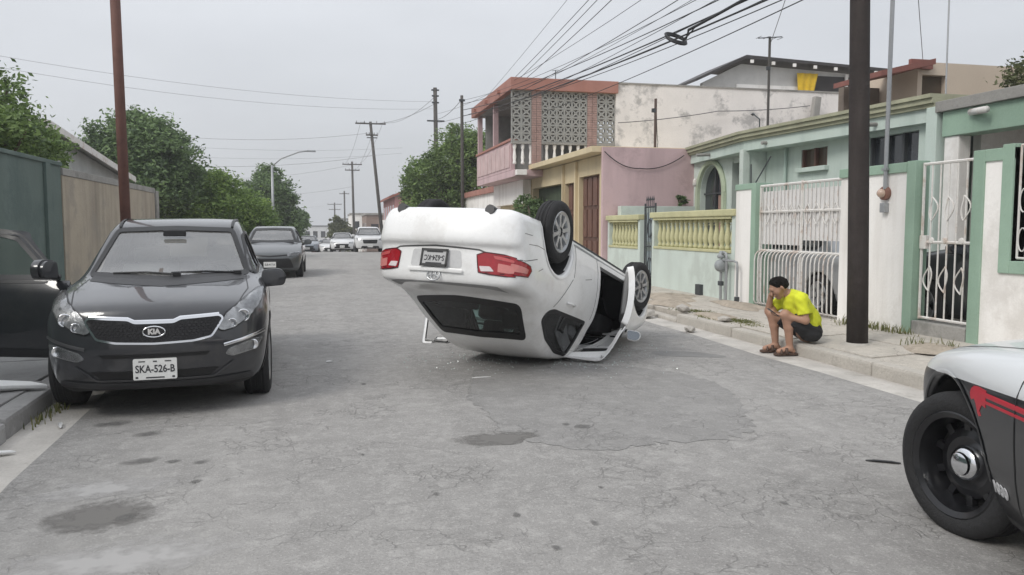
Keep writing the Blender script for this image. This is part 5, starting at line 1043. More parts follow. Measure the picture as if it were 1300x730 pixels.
prt('house_block', MINT, h, lambda m: HB(m, 9.41, 12.2, 10.35, 18.83, .1, 3.19)); prt('roof_slab', RAWC, h, lambda m: HB(m, 9.1, 12.3, 10.3, 18.84, 3.2, 3.3))
path = [(9.02, 10.35), (8.62, 15.38), (9.05, 18.84)]
for nm, off, z0, z1, mt in (('soffit_band', .06, 3.09, 3.30, MINT), ('cornice', .0, 3.30, 3.36, CORN), ('cornice', -.05, 3.36, 3.44, CORN), ('cornice', -.09, 3.44, 3.50, CORN)):
    for a, b in zip(path, path[1:]):
        m = MB(); d = Vector((b[0] - a[0], b[1] - a[1])).normalized(); P = [(a[0] + off, a[1]), (a[0] + .62, a[1]), (b[0] + .62, b[1]), (b[0] + off, b[1])]
        m.prism([(p[0] - 9.2, p[1] - 14) for p in P], z1 - z0 - .001, mat=Matrix.Translation((0, 0, z0))); m.obj(nm, mt, h)
for (x, y) in ((8.7, 17.4), (8.75, 14.6), (8.93, 11.6)): prt('roof_spout', RAWC, h, lambda m: m.tube([(x - 9.2 + .3, y - 14, 3.2), (x - 9.2 - .12, y - 14, 3.18)], .035, 8))
prt('wall_lamp', IRONW, h, lambda m: m.lathe([(.03, .1), (.06, .06), (.07, -.06), (.04, -.1), (0, -.1)], 10, Matrix.Translation((-.1, 18.5 - 14, 2.6))), smooth=True)
prt('downpipe', M('mint_pipe', (.40, .5, .45), .6), h, lambda m: m.tube([(-.05, 14.55 - 14, .2), (-.05, 14.55 - 14, 3.08)], .03, 6))
t = thing('wall_bracket', 'thin metal bracket rods leaning above the white wall pillar', 'bracket', (7.1, 12.2, 2.2)); prt('rod', IRONB, t, lambda m: (m.tube([(0, 0, 0), (.1, -.32, .45)], .012, 5),)); prt('rod', IRONB, t, lambda m: m.tube([(0, .12, 0), (0, .13, .35)], .012, 5))

# ---- green carport house at the right
h = thing('green_house', 'green-fronted house with raw concrete parapet, white column and dark windows', 'house', (9.2, 7, 0))
def GB(m, x0, x1, y0, y1, z0, z1): return m.bb(x0 - 9.2, x1 - 9.2, y0 - 7, y1 - 7, z0, z1)
prt('front_beam', GRN, h, lambda m: GB(m, 9.05, 9.4, 3.0, 10.22, 2.83, 3.2), bevel=.01); prt('parapet', RAWC, h, lambda m: GB(m, 8.98, 9.42, 3.0, 10.3, 3.2, 3.36), bevel=.01); prt('roof_slab', RAWC, h, lambda m: GB(m, 9.4, 12.3, 3.0, 10.27, 3.0, 3.25)); prt('column', WHT, h, lambda m: GB(m, 9.08, 9.3, 9.92, 10.2, .1, 2.83), bevel=.02)
m = MB(); wall(m, (11.0 - 9.2, 10.25 - 7), (11.0 - 9.2, 3. - 7), .1, 3.0, .2, [(.25, 3.4, 2.0, 2.85), (4.0, 6.4, 1.2, 2.85)]); m.obj('wall_panel', WHT, h)
for (ya, yb, z0) in ((6.85, 10.0, 2.0), (3.85, 6.25, 1.2)):
    o = prt('window', DGL, h, lambda m: GB(m, 11.1, 11.12, ya, yb, z0, 2.85))
    for k in range(5): prt('window_frame', IRONW, o, lambda m: GB(m, 11.03, 11.09, ya + (yb - ya) * k / 4 - .02, ya + (yb - ya) * k / 4 + .02, z0, 2.85))
prt('house_block', GRN, h, lambda m: GB(m, 11.21, 12.2, 3., 10.25, .1, 3.0)); prt('tubular_lamp', IRONW, h, lambda m: m.tube([(-.18, 9.65 - 7, 3.12), (-.3, 9.25 - 7, 3.1)], .05, 10), smooth=True)
prt('cross_wall', WHT, h, lambda m: GB(m, 9.6, 10.9, 10.05, 10.2, .1, 3.0))

# ---- pink and cream house with terrace
h = thing('pink_house', 'pink and cream house with brown panel doors under a terrace slab', 'house', (6.9, 22, 0))
def PB(m, x0, x1, y0, y1, z0, z1): return m.bb(x0 - 6.9, x1 - 6.9, y0 - 22, y1 - 22, z0, z1)
m = MB(); wall(m, (0, 31.5 - 22), (0, 18.9 - 22), .05, 3.33, .25, [(5.2, 8.8, .2, 2.78), (8.95, 9.9, .2, 2.75), (10.3, 12.0, .2, 2.86)]); m.obj('front_wall', YEL, h)
prt('side_wall', PINK, h, lambda m: PB(m, 6.73, 12, 18.78, 18.9, .05, 3.47), bevel=.006); prt('house_block', PINK, h, lambda m: PB(m, 7.5, 12, 18.91, 31.5, .05, 3.34)); prt('terrace_slab', YEL, h, lambda m: PB(m, 6.48, 12.02, 18.91, 25.3, 3.35, 3.5), bevel=.01)
prt('corner_pier', YEL, h, lambda m: PB(m, 6.80, 6.95, 18.905, 19.12, .05, 3.34), bevel=.006)
for ya, yb, zt, n in ((19.5, 21.2, 2.86, 4), (21.6, 22.55, 2.75, 2)):
    d = prt('door', BROWN, h, lambda m: PB(m, 7.03, 7.08, ya, yb, .2, zt))
    for k in range(n):
        for j in range(3): prt('door_panel', M('brown_panel', (.15, .075, .055), .55, var=.2, vs=4), d, lambda m: PB(m, 7.0, 7.029, ya + .06 + (yb - ya) * k / n, ya + (yb - ya) * (k + 1) / n - .06, .3 + j * (zt - .3) / 3 + .05, .3 + (j + 1) * (zt - .3) / 3 - .05), bevel=.006)
prt('porch_back', M('dark_green_porch', (.06, .08, .05), .8, var=.3), h, lambda m: PB(m, 7.12, 7.16, 22.7, 26.3, .1, 2.8))
prt('dividing_post', YEL, h, lambda m: PB(m, 6.82, 6.899, 22.58, 22.66, .2, 3.3), bevel=.005); prt('dividing_post', YEL, h, lambda m: PB(m, 6.82, 6.899, 21.32, 21.44, .2, 3.3), bevel=.005)
# ---- upper storey with breeze-block screen, balcony and salmon fascia
h = thing('upper_storey', 'upper storey with salmon roof edge, breeze-block screen and pink balcony', 'house', (6, 25.1, 3.5))
def UB(m, x0, x1, y0, y1, z0, z1): return m.bb(x0 - 6, x1 - 6, y0 - 25.1, y1 - 25.1, z0 - 3.5, z1 - 3.5)
prt('roof_edge', SALM, h, lambda m: UB(m, 5.8, 9.45, 24.92, 25.1, 5.88, 6.26), bevel=.01); prt('roof_edge', SALM, h, lambda m: UB(m, 5.8, 6.0, 25.1, 32.0, 5.88, 6.26), bevel=.01); prt('roof_slab', RAWC, h, lambda m: UB(m, 6.0, 17.5, 25.11, 32.0, 5.9, 6.1))
for i in range(3): prt('roof_bracket', SALM, h, lambda m: UB(m, 5.7, 5.8, 26.5 + i * 2.2, 26.65 + i * 2.2, 6.0, 6.1))
prt('white_side_wall', PEEL, h, lambda m: UB(m, 9.4, 17.9, 25.0, 25.25, 3.3, 6.2)); prt('wall_cap', RAWC, h, lambda m: UB(m, 9.46, 17.9, 24.97, 25.28, 6.2, 6.25)); prt('inner_wall', CBLK, h, lambda m: UB(m, 7.6, 9.3, 27.5, 31.5, 3.5, 5.9)); prt('back_wall', CBLK, h, lambda m: UB(m, 6.3, 9.3, 31.4, 31.6, 3.5, 5.9))
sm = MB(); s_, th = .27, .1; k_ = s_ / 2
for (a, b, c, d) in ((-k_, k_, -k_, -k_ + .03), (-k_, k_, k_ - .03, k_), (-k_, -k_ + .03, -k_ + .03, k_ - .03), (k_ - .03, k_, -k_ + .03, k_ - .03)): sm.bb(a, b, -th / 2, th / 2, c, d)
for a in range(4):
    mt = Matrix.Rotation(R(45 + 90 * a), 4, 'Y') @ Matrix.Translation((.09, 0, 0)); sm.box((0, 0, 0), (.15, th * .9, .045), mat=mt)
sm.box((0, 0, 0), (.09, th * .8, .09), mat=Matrix.Rotation(R(45), 4, 'Y')); so_ = sm.obj('block_source', CBLK); BLK = so_.data; bpy.data.objects.remove(so_)
for seg in ((5.86, 6.52), (6.86, 8.42), (8.76, 9.40)):
    n = max(1, round((seg[1] - seg[0]) / s_)); wd = (seg[1] - seg[0]) / n
    for i in range(n):
        for j in range(6):
            o = link('breeze_block', BLK, h); o.location = (seg[0] + wd * (i + .5) - 6, .02, 4.24 + .273 * (j + .5) - 3.5); o.scale = (wd / s_, 1, 1.01)
for (a, b) in ((6.52, 6.86), (8.42, 8.76)):
    n = 16; pier = prt('brick_pier', RAWC, h, lambda m: UB(m, a + .01, b - .01, 25.08, 25.26, 3.5, 5.88))
    for j in range(n * 2):
        for i in range(2):
            w_ = (b - a) / 2; o = prt('brick', BRICK, pier, lambda m: UB(m, a + i * w_ + .006, a + (i + 1) * w_ - .006, 25.05 + .004 * ((i + j) % 2), 25.079, 3.5 + j * .0743 + .005, 3.5 + (j + 1) * .0743 - .005))
prt('screen_beam', RAWC, h, lambda m: UB(m, 5.86, 9.4, 25.06, 25.2, 4.17, 4.235)); prt('balcony_floor', PINK, h, lambda m: UB(m, 5.95, 9.4, 25.02, 31.6, 3.12, 3.34), bevel=.01)
bmh = MB(); bmh.lathe([(0, 0), (.06, 0), (.06, .06), (.04, .1), (.06, .22), (.045, .35), (.035, .45), (.055, .5), (.06, .56), (.06, .62), (0, .62)], 8); bo = bmh.obj('baluster_source', WHT, smooth=True); BAL2 = bo.data; bpy.data.objects.remove(bo)
for i in range(13): o = link('baluster', BAL2, h); o.location = (5.98 + i * .27 - 6, .06, 3.52 - 3.5); o.scale = (1, 1, 1.04)
prt('balcony_parapet', PINK, h, lambda m: UB(m, 5.95, 6.1, 25.6, 31.6, 3.345, 4.3), bevel=.01); prt('parapet_rail', SALM, h, lambda m: UB(m, 5.9, 6.15, 25.4, 31.6, 4.3, 4.38), bevel=.01)
for i in range(8): prt('parapet_panel', M('pale_pink_panel', (.56, .42, .41), .8, streak=((.35, .27, .26), .5, 2.)), h, lambda m: UB(m, 5.925, 5.949, 25.7 + i * .73, 26.35 + i * .73, 3.45, 4.2), bevel=.006)
prt('balcony_post', PINK, h, lambda m: UB(m, 5.98, 6.15, 28.4, 28.58, 4.38, 5.88)); prt('balcony_post', PINK, h, lambda m: UB(m, 5.98, 6.15, 31.4, 31.58, 4.38, 5.88)); prt('lower_front_wall', WHT, h, lambda m: UB(m, 6.6, 6.88, 26.5, 31.4, 2.3, 3.11)); prt('floor_stub', WHT, h, lambda m: UB(m, 5.96, 6.3, 24.75, 25.01, 3.15, 3.32), bevel=.01)
# ---- rooftop shed with dark roof and yellow cloth
h = thing('rooftop_shed', 'rooftop shed with dark sloping sheet roof behind the stained white wall', 'shed', (16, 28, 6.1))
prt('shed_wall', M('pale_block_wall', (.58, .57, .55), .9, var=.12, vs=2, bump=.4), h, lambda m: m.prism([(-2.0, .0), (5.6, .0), (5.6, 1.4), (-.4, 1.62), (-2.0, .85)], .2, fn=lambda p: Vector((p.x, p.z, p.y))))
prt('pale_panel', WHT, h, lambda m: m.bb(-.6, 2.3, -.06, -.01, .1, .85)); prt('dark_opening', M('shed_dark', (.05, .045, .045), .8), h, lambda m: m.bb(2.75, 5.6, -.05, -.01, .1, 1.3)); prt('post', WHT, h, lambda m: m.bb(4.1, 4.22, -.12, -.06, 0, 1.4))
prt('sheet_roof', M('dark_sheet', (.055, .05, .05), .6, .2, var=.2), h, lambda m: m.prism([(-2.5, .80), (-.45, 1.74), (5.9, 1.52), (5.9, 1.62), (-.45, 1.86), (-2.5, .90)], 3.2, fn=lambda p: Vector((p.x, p.z - .5, p.y))))
for i in range(7): prt('rafter_end', WHT, h, lambda m: m.bb(-.3 + i * .9, -.18 + i * .9, -.56, -.5, 1.56 - i * .031, 1.68 - i * .031))
cl_ = MB(); pts = []; 
for i in range(13):
    for z in (1.35, .75, .2): pts.append((1.9 + i * .075 * (1.0 if z > 1 else .8 if z > .5 else .55) + (0 if z > 1 else .05), -.1 + .03 * math.sin(i * 1.5), z))
cl_.add(pts, [(i * 3 + j, i * 3 + j + 1, i * 3 + j + 4, i * 3 + j + 3) for i in range(12) for j in range(2)])
yc = cl_.obj('hanging_cloth', M('yellow_cloth', (.72, .47, .03), .85, var=.15, vs=5), smooth=True); yc.location = (16, 27.9, 6.1); tag(yc, 'yellow cloth hanging from the rooftop shed', 'cloth')
sld = yc.modifiers.new('thickness', 'SOLIDIFY'); sld.thickness = .012
t = tag(prt('broken_slab', RAWC, None, lambda m: m.bb(-.12, .12, -.1, .1, 0, .95), bevel=.02), 'leaning grey concrete stub on top of the stained white wall', 'slab'); t.location = (16.6, 24.7, 5.05); t.rotation_euler = (0, R(6), 0)
# ---- beige house behind
h = thing('beige_house', 'beige upper house with maroon tiled awning seen over the mint cornice', 'house', (12.6, 15, 3.2))
m = MB(); wall(m, (0, 0), (6, 0), 0, 1.87, .25, [(.12, .75, .4, 1.6)]); m.obj('front_wall', BEIGE, h); prt('house_block', BEIGE, h, lambda m: m.bb(0.05, 6, .26, 2.0, 0, 1.85)); prt('dark_window', M('brown_glass', (.10, .075, .055)), h, lambda m: m.bb(.12, .75, .15, .17, .4, 1.6)); prt('recess_wall', M('recess_brown', (.17, .14, .115), .85), h, lambda m: m.bb(-.95, -.01, 1.2, 1.4, 0, 1.5))
prt('awning', MAROON, h, lambda m: m.prism([(-1.3, 1.42), (.02, 1.72), (.02, 1.84), (-1.3, 1.53)], 1.6, fn=lambda p: Vector((p.x, p.z - .5, p.y)))); prt('roof_edge', MAROON, h, lambda m: m.bb(-.25, .3, -.1, -.01, 1.7, 1.9))
# ---- aerials and small masts on the roofs
t = thing('roof_antenna', 'tall roof antenna mast with crossbar in front of the stained wall', 'antenna', (9.9, 16.5, 3.3))
prt('mast', M('antenna_mast', (.07, .065, .06), .7), t, lambda m: m.tube([(0, 0, 0), (0, 0, 2.5)], .03, 6)); prt('crossbar', IRONB, t, lambda m: m.tube([(-.3, 0, 2.45), (.28, -.05, 2.5)], .012, 5)); prt('bracket', IRONB, t, lambda m: m.bb(-.06, .02, -.03, .03, 1.75, 1.83))
for x in (-.28, -.1, .12, .26): prt('element', IRONB, t, lambda m: m.tube([(x, -.12, 2.47), (x, .12, 2.47)], .006, 4))
t = thing('roof_post', 'short rusty post against the stained white wall', 'post', (8.3, 19.2, 3.47)); prt('post', M('rusty_post', (.10, .07, .06), .8), t, lambda m: m.tube([(0, 0, 0), (0, 0, 1.3)], .035, 6)); prt('insulator', IRONB, t, lambda m: m.bb(-.1, 0, -.03, .03, .95, 1.05))
t = thing('roof_mast', 'thin bare mast rising above the concrete parapet of the green house', 'mast', (9.25, 10.4, 3.3)); prt('pole', AL, t, lambda m: m.tube([(0, 0, 0), (0, .02, 3.2)], .013, 5))
t = thing('roof_antenna', 'small aerial on the salmon roof edge', 'antenna', (7.4, 25.3, 6.2)); prt('mast', IRONB, t, lambda m: m.tube([(0, 0, 0), (0, 0, .4)], .015, 5)); prt('element', IRONB, t, lambda m: m.tube([(-.12, 0, .38), (.1, 0, .42)], .01, 4))
t = thing('cornice_lamp', 'small lamp bracket on the mint house cornice', 'lamp', (8.75, 14.9, 3.5)); prt('arm', IRONB, t, lambda m: m.tube([(0, 0, 0), (0, 0, .2), (0, .25, .34)], .015, 5)); prt('head', IRONB, t, lambda m: m.lathe([(0, .03), (.05, 0), (0, -.04)], 8, Matrix.Translation((0, .27, .34))))
# ------------------------------------------------------------------ left-hand side
TEAL = M('teal_wall_paint', (.105, .145, .13), .75, var=.12, vs=.8, fine=.05, bump=.2, bs=18, streak=((.16, .21, .19), .5, 1.3), stain=((.055, .09, .085), .5, .8))
TAN = M('tan_stucco', (.40, .345, .27), .9, var=.1, vs=1.2, fine=.08, bump=.45, bs=22, stain=((.27, .245, .205), .7, 1.1), streak=((.18, .155, .125), .7, 2.0))
w = thing('boundary_wall', 'dark teal painted wall on the left pavement behind the open car door', 'wall', (-4.1, 8, 0))
prt('wall_panel', TEAL, w, lambda m: m.bb(-.2, 0, -6, 5.9, .05, 2.44)); prt('wall_cap', TEAL, w, lambda m: m.bb(-.23, .03, -6, 5.9, 2.44, 2.50), bevel=.01)
for i in range(5): prt('pilaster', TEAL, w, lambda m: m.bb(.0, .045, -4.9 + i * 2.5, -4.7 + i * 2.5, .05, 2.44), bevel=.006)
w = thing('boundary_wall', 'tan weathered stucco wall on the left pavement behind the rust-red pole', 'wall', (-4.1, 17.4, 0))
prt('wall_panel', TAN, w, lambda m: m.bb(-.2, .02, -3.49, 3.4, .05, 2.30), bevel=.01); prt('wall_cap', RAWC, w, lambda m: m.bb(-.22, .035, -3.49, 3.42, 2.30, 2.42), bevel=.012); prt('corner_post', RAWC, w, lambda m: m.bb(-.24, .06, 3.42, 3.72, .05, 2.36), bevel=.012)
h = thing('gabled_shed', 'pale gabled outbuilding with white roof edge behind the tan wall', 'building', (-7, 22, 0))
prt('gable_wall', M('pale_grey_wall', (.40, .41, .40), .85, streak=((.28, .28, .27), .5, 1.)), h, lambda m: m.prism([(-8, 0), (8.5, 0), (8.5, 3.2), (0, 4.02), (-8, 3.25)], -5, fn=lambda p: Vector((p.z, p.x, p.y))))
prt('roof', M('grey_sheet_roof', (.36, .36, .36), .5, .3, var=.1), h, lambda m: m.prism([(-8.4, 3.24), (0, 4.06), (8.9, 3.2), (8.9, 3.28), (0, 4.14), (-8.4, 3.32)], -5.6, fn=lambda p: Vector((p.z + .3, p.x, p.y)))); prt('barge_board', IRONW, h, lambda m: m.prism([(-8.4, 3.12), (0, 3.94), (8.9, 3.08), (8.9, 3.27), (0, 4.13), (-8.4, 3.31)], .04, fn=lambda p: Vector((p.z + .305, p.x, p.y))))

# ------------------------------------------------------------------ poles, lamps, wires
WOOD = M('creosoted_wood', (.030, .023, .021), .85, var=.3, vs=3, fine=.12, bump=.6, bs=18, streak=((.055, .045, .04), .6, 6.)); WOODG = M('grey_pole_wood', (.085, .078, .072), .9, var=.25, vs=2, bump=.4); RUST = M('rust_red_paint', (.135, .062, .048), .75, var=.2, vs=2, fine=.1, bump=.3, stain=((.07, .03, .025), .6, 1.5)); CERA = M('grey_insulator', (.25, .25, .26), .4)
t = thing('utility_pole', 'thick dark creosoted wooden pole at the kerb beside the seated man', 'pole', (5.84, 7.74, .1)); prt('shaft', WOOD, t, lambda m: m.tube([(0, 0, 0), (-.025, 0, 1), (-.10, .02, 4), (-.24, .05, 9.2)], [.116, .112, .104, .092], 20), smooth=True)
prt('base_collar', CONC, t, lambda m: m.lathe([(.20, .0), (.19, .05), (.12, .075)], 14), smooth=True)
t = thing('steel_pole', 'rust-red painted steel pole on the left pavement behind the black SUV', 'pole', (-2.93, 12.9, .1)); prt('shaft', RUST, t, lambda m: m.tube([(0, 0, 0), (-.07, 0, 7.2)], [.074, .07], 18), smooth=True); prt('base_plate', RUST, t, lambda m: m.bb(-.2, .2, -.2, .2, 0, .06), bevel=.01)
def upole(label, base, top, r, arms=(), wood=WOODG, group='utility poles down the street', extra=()):
    t = thing('utility_pole', label, 'pole', base, group=None); b = Vector(base); tp = Vector(top) - b; prt('shaft', wood, t, lambda m: m.tube([(0, 0, 0), tuple(tp * .5), tuple(tp)], [r, r * .9, r * .75], 10), smooth=True)
    for (fz, half, yy) in arms:
        p = tp * fz; a = prt('crossarm', wood, t, lambda m: m.bb(p.x - half, p.x + half, p.y - .13, p.y - .03 , p.z - .06, p.z + .06))
        for sx in (-.92, -.4, .4, .92): prt('insulator', CERA, a, lambda m: m.lathe([(.02, 0), (.05, .05), (.03, .1), (.05, .14), (0, .17)], 6, Matrix.Translation((p.x + sx * half, p.y - .08, p.z + .06))))
    for (fz, dx) in extra: p = tp * fz; prt('bracket', IRONB, t, lambda m: m.bb(p.x - dx, p.x + dx, p.y - .1, p.y - .02, p.z - .04, p.z + .04))
    return t
upole('slender grey pole standing before the tree beside the balcony', (5.6, 33, .1), (5.58, 33, 6.95), .085, extra=((.97, .12),))
upole('tall dark pole rising out of the tree top', (6.25, 45.5, .0), (6.15, 45.5, 9.4), .15, extra=((.985, .22), (.95, .2), (.91, .2), (.8, .5)))
upole('leaning pole with wide crossarm above the far pink house', (4.87, 70, zg(70)), (3.82, 70, 10.55), .16, ((.985, 1.3, 0), (.9, .5, 0)), extra=((.88, .45),))
upole('distant pole with two crossarms beyond the crest', (3.35, 101, zg(101)), (3.2, 101, 9.6), .17, ((.97, 1.2, 0), (.91, .9, 0)))
upole('faraway thin pole beyond the two-armed pole', (3.3, 150, zg(150)), (3.25, 150, 8.1), .18, ((.96, .9, 0),)); upole('farthest pole with two crossarms over the white building', (1.8, 185, zg(185)), (1.8, 185, 7.0), .2, ((.97, 1.6, 0), (.88, 1.3, 0)))
t = thing('street_lamp', 'slim grey street lamp with bent arm over the left pavement', 'street lamp', (-3.0, 47.5, zg(47.5) + .1)); prt('pole', AL, t, lambda m: m.tube([(0, 0, 0), (0, 0, 4.95)], [.09, .065], 8), smooth=True); prt('arm', AL, t, lambda m: m.tube([(0, 0, 4.9), (.5, 0, 5.35), (1.5, 0, 5.75), (2.0, 0, 5.82)], .04, 6), smooth=True); prt('lamp_head', AL, t, lambda m: m.box((2.2, 0, 5.82), (.5, .2, .1)), bevel=.03)
CAB = M('black_cable', (.018, .018, .02), .6, bump=0, fine=0); CABL = M('pale_cable', (.3, .3, .31), .7, bump=0, fine=0); CABG = M('grey_cable', (.12, .12, .125), .7, bump=0, fine=0)
def wire(label, pts, r, sag=.0, mat=CAB, group=None, name='overhead_wire'):
    P = []; pts = [Vector(p) for p in pts]
    for a, b in zip(pts, pts[1:]):
        for k in range(14): t_ = k / 14; q = a.lerp(b, t_); q.z -= sag * 4 * t_ * (1 - t_); P.append(q)
    P.append(pts[-1]); m = MB(); m.tube(P, r, 5, False); o = m.obj(name, mat, smooth=True); return tag(o, label, 'wire', group)
A0 = (5.84, 7.76)
GRP = 'cables between the wooden pole and the slender pole'
for i, (z0, q, r, sg) in enumerate([(4.40, (5.6, 33, 6.1), .015, .2), (4.52, (5.6, 33, 6.35), .013, .25), (4.70, (5.6, 33, 6.6), .009, .25), (4.32, (6.2, 25.2, 5.6), .008, .12), (4.25, (6.9, 25, 5.2), .008, .1), (5.2, (6.15, 45.4, 7.4), .008, .5), (5.6, (6.15, 45.4, 7.9), .006, .5), (4.9, (5.6, 33, 6.75), .006, .3), (4.46, (6.5, 25.2, 5.9), .006, .2), (4.58, (5.6, 33, 5.8), .007, .2), (5.05, (6.0, 30, 6.2), .005, .25), (4.82, (6.15, 45.4, 7.0), .006, .4)]):
    wire('thin overhead cable strung from the dark wooden pole to the far poles', [(A0[0] - .12, A0[1], z0), q], r, sg, CAB, GRP)
for i, (p, q, r) in enumerate([((5.3, 7.8, 6.75), (6.1, 27.2, 6.3), .008), ((5.3, 7.8, 6.55), (6.25, 27, 6.28), .008), ((5.4, 7.8, 6.3), (6.4, 25.3, 6.3), .009), ((5.2, 7.8, 7.3), (6.0, 30, 6.4), .005)]):
    wire('thin house service wire running to the salmon roof edge', [p, q], r, .1, CAB, 'service wires to the salmon roof')
wire('thick black cable bundle ending in the hanging coil', [(5.72, 7.76, 4.72), (5.69, 11.9, 4.62)], .024, .03)
cm = MB()
for k in range(4):
    ph = k * .7; cm.tube([(5.62 + .2 * math.cos(a), 12.2 + .2 * math.sin(a + .4) + .01 * k, 4.53 + .11 * math.sin(a) + .016 * k) for a in [2 * math.pi * j / 24 + ph for j in range(25)]], .016, 5, False)
cm.tube([(5.69, 11.9, 4.62), (5.72, 12.0, 4.57), (5.74, 12.1, 4.53)], .016, 5); cm.tube([(5.69, 11.6, 4.63), (5.66, 11.85, 4.52), (5.64, 11.98, 4.50)], .01, 5)
tag(cm.obj('cable_coil', CAB, smooth=True), 'coiled black spare cable hanging from the overhead bundle', 'cable coil')
wire('black service cable drooping across the pink wall', [(6.75, 18.72, 3.35), (7.7, 18.74, 2.95), (8.9, 18.74, 3.3)], .012, .12)
wire('slack cable along the stained white wall', [(9.4, 24.8, 4.9), (13.0, 24.8, 5.4), (16.5, 24.8, 5.7)], .014, .05, CABG)
wire('cable hanging down the stained white wall from the rusty post', [(8.3, 19.15, 4.6), (9.6, 22, 4.0), (10.6, 24.8, 3.4)], .01, .25)
for i, (p, q) in enumerate([((5.95, 7.74, 7.5), (9.9, 16.5, 5.6)), ((5.95, 7.74, 8.2), (12.9, 15.2, 5.08))]): wire('pair of wires from the wooden pole down to the rooftops', [p, q], .007, .12, CABG, 'wires to the rooftops')
wire('slack wire reaching the right-hand tree from the roof mast', [(9.25, 10.42, 6.4), (9.6, 8.0, 4.9), (9.4, 5.0, 4.8)], .008, .1, CABG)
for i, (p, q, s_) in enumerate([((-14, 33, 8.1), (6.15, 45.4, 8.6), .5), ((-14, 33, 7.7), (6.15, 45.4, 8.2), .6), ((-16, 52, 6.9), (5.6, 60, 7.4), .5), ((-16, 52, 6.3), (5.6, 60, 7.0), .6), ((-18, 68, 9.3), (3.82, 70, 9.6), .8), ((-18, 68, 6.8), (4.3, 70, 7.7), .8), ((-20, 100, 7.6), (3.2, 101, 9.2), 1.), ((-20, 100, 5.9), (3.2, 101, 6.5), 1.), ((-20, 101, 4.4), (3.3, 150, 5.9), 1.)]):
    wire('thin wire crossing high over the street', [p, q], .007 if p[1] < 60 else .014, s_, CABL, 'wires crossing the street')
for i, (p, q, s_) in enumerate([((6.15, 45.4, 8.9), (4.9, 69.9, 10.5), .5), ((6.15, 45.4, 8.5), (3.0, 69.9, 10.5), .5), ((4.9, 70, 10.5), (4.2, 101, 9.4), .6), ((3.0, 70, 10.5), (2.4, 101, 9.4), .6), ((5.58, 33, 6.8), (6.15, 45.4, 7.6), .2), ((3.9, 70, 9.3), (3.2, 101, 8.2), .6)]):
    wire('thin wire linking the poles along the street', [p, q], .012, s_, CABG, 'wires along the street')
# ------------------------------------------------------------------ far buildings
def farbox(name, label, x0, x1, y0, y1, h_, mat, wins=(), roof=None, z0=None):
    zb = zg((y0 + y1) / 2) - .6; t = thing(name, label, 'house', (x0, y0, zb)); prt('wall_panel', mat, t, lambda m: m.bb(0, x1 - x0, 0, y1 - y0, 0, h_)); prt('roof_edge', roof or RAWC, t, lambda m: m.bb(-.15, x1 - x0 + .15, -.15, y1 - y0, h_, h_ + .25))
    for (face, u, z, w_, hh) in wins:
        if face == 'x': o = prt('window', DGL, t, lambda m: m.bb(-.02, .05, u, u + w_, z, z + hh)); prt('frame', IRONW, o, lambda m: m.bb(-.05, -.021, u - .08, u + w_ + .08, z - .1, z))
        else: o = prt('window', DGL, t, lambda m: m.bb(u, u + w_, -.02, .05, z, z + hh)); prt('frame', IRONW, o, lambda m: m.bb(u - .08, u + w_ + .08, -.05, -.021, z - .1, z))
    return t
PINK2 = M('far_pink_paint', (.52, .27, .26), .85, var=.12, vs=.6, streak=((.34, .19, .18), .5, 1.))
t = farbox('far_house', 'far pink two-storey house with sloping red roof behind the leaning pole', 6.1, 12, 73, 88, 6.2, PINK2, [('x', 1 + i * 3, z, 1.2, 1.3) for i in range(5) for z in (1.6, 4.2)] + [('y', .5, 4.0, .9, 1.4), ('y', 2.2, 4.0, .9, 1.4), ('y', .5, 1.4, .9, 1.4)])
prt('sloping_roof', M('far_red_roof', (.30, .11, .08), .8, var=.2), t, lambda m: m.prism([(-.6, 6.0), (3.2, 7.6), (6.2, 6.3), (6.2, 6.5), (3.2, 7.8), (-.6, 6.2)], 15.6, fn=lambda p: Vector((p.x, p.z - .4, p.y)))); prt('balcony', WHT, t, lambda m: m.bb(-.9, -.01, .3, 8, 3.1, 3.3)); prt('balcony_wall', WHT, t, lambda m: m.bb(-.9, -.78, .3, 8, 3.3, 4.1))
farbox('far_house', 'far brown flat-roofed house beyond the pink one', 5.2, 11, 108, 122, 6.6, M('far_brown', (.26, .19, .16), .85, var=.15, vs=.5), [('x', 1 + i * 3, z, 1.2, 1.3) for i in range(4) for z in (1.6, 4.2)] + [('y', .6, 4.1, 1., 1.3)])
farbox('far_house', 'far white house partly hidden by the roadside bush', 3.9, 12, 132, 150, 8.2, WHT, [('y', .4 + i * 1.6, z, .9, 1.2) for i in range(4) for z in (3.4, 5.9)])
farbox('far_building', 'faraway long white building with dark roof closing the street', -12, 2.2, 205, 225, 9.4, M('far_white', (.62, .63, .64), .8), [('y', 1 + i * 1.9, 6.6, 1.1, 1.6) for i in range(7)], M('far_dark_roof', (.13, .14, .15), .7))
farbox('far_building', 'faraway grey block rising behind the roadside bush', 3.0, 14, 230, 250, 11.5, M('far_grey', (.40, .41, .42), .8), [('y', .6 + i * 1.9, z, 1.1, 1.5) for i in range(5) for z in (2., 5.)])
farbox('far_house', 'white and maroon house behind the tree next to the balcony house', 7.2, 13, 33.5, 43, 3.6, WHT, [('x', 1.2, 1.3, 1.6, 1.4), ('x', 5, 1.3, 1.6, 1.4)], SALM)
farbox('far_house', 'low cream house on the left beyond the trees', -14, -6.5, 70, 92, 4.4, BEIGE, [('x', 2, 1.4, 1.5, 1.3)])
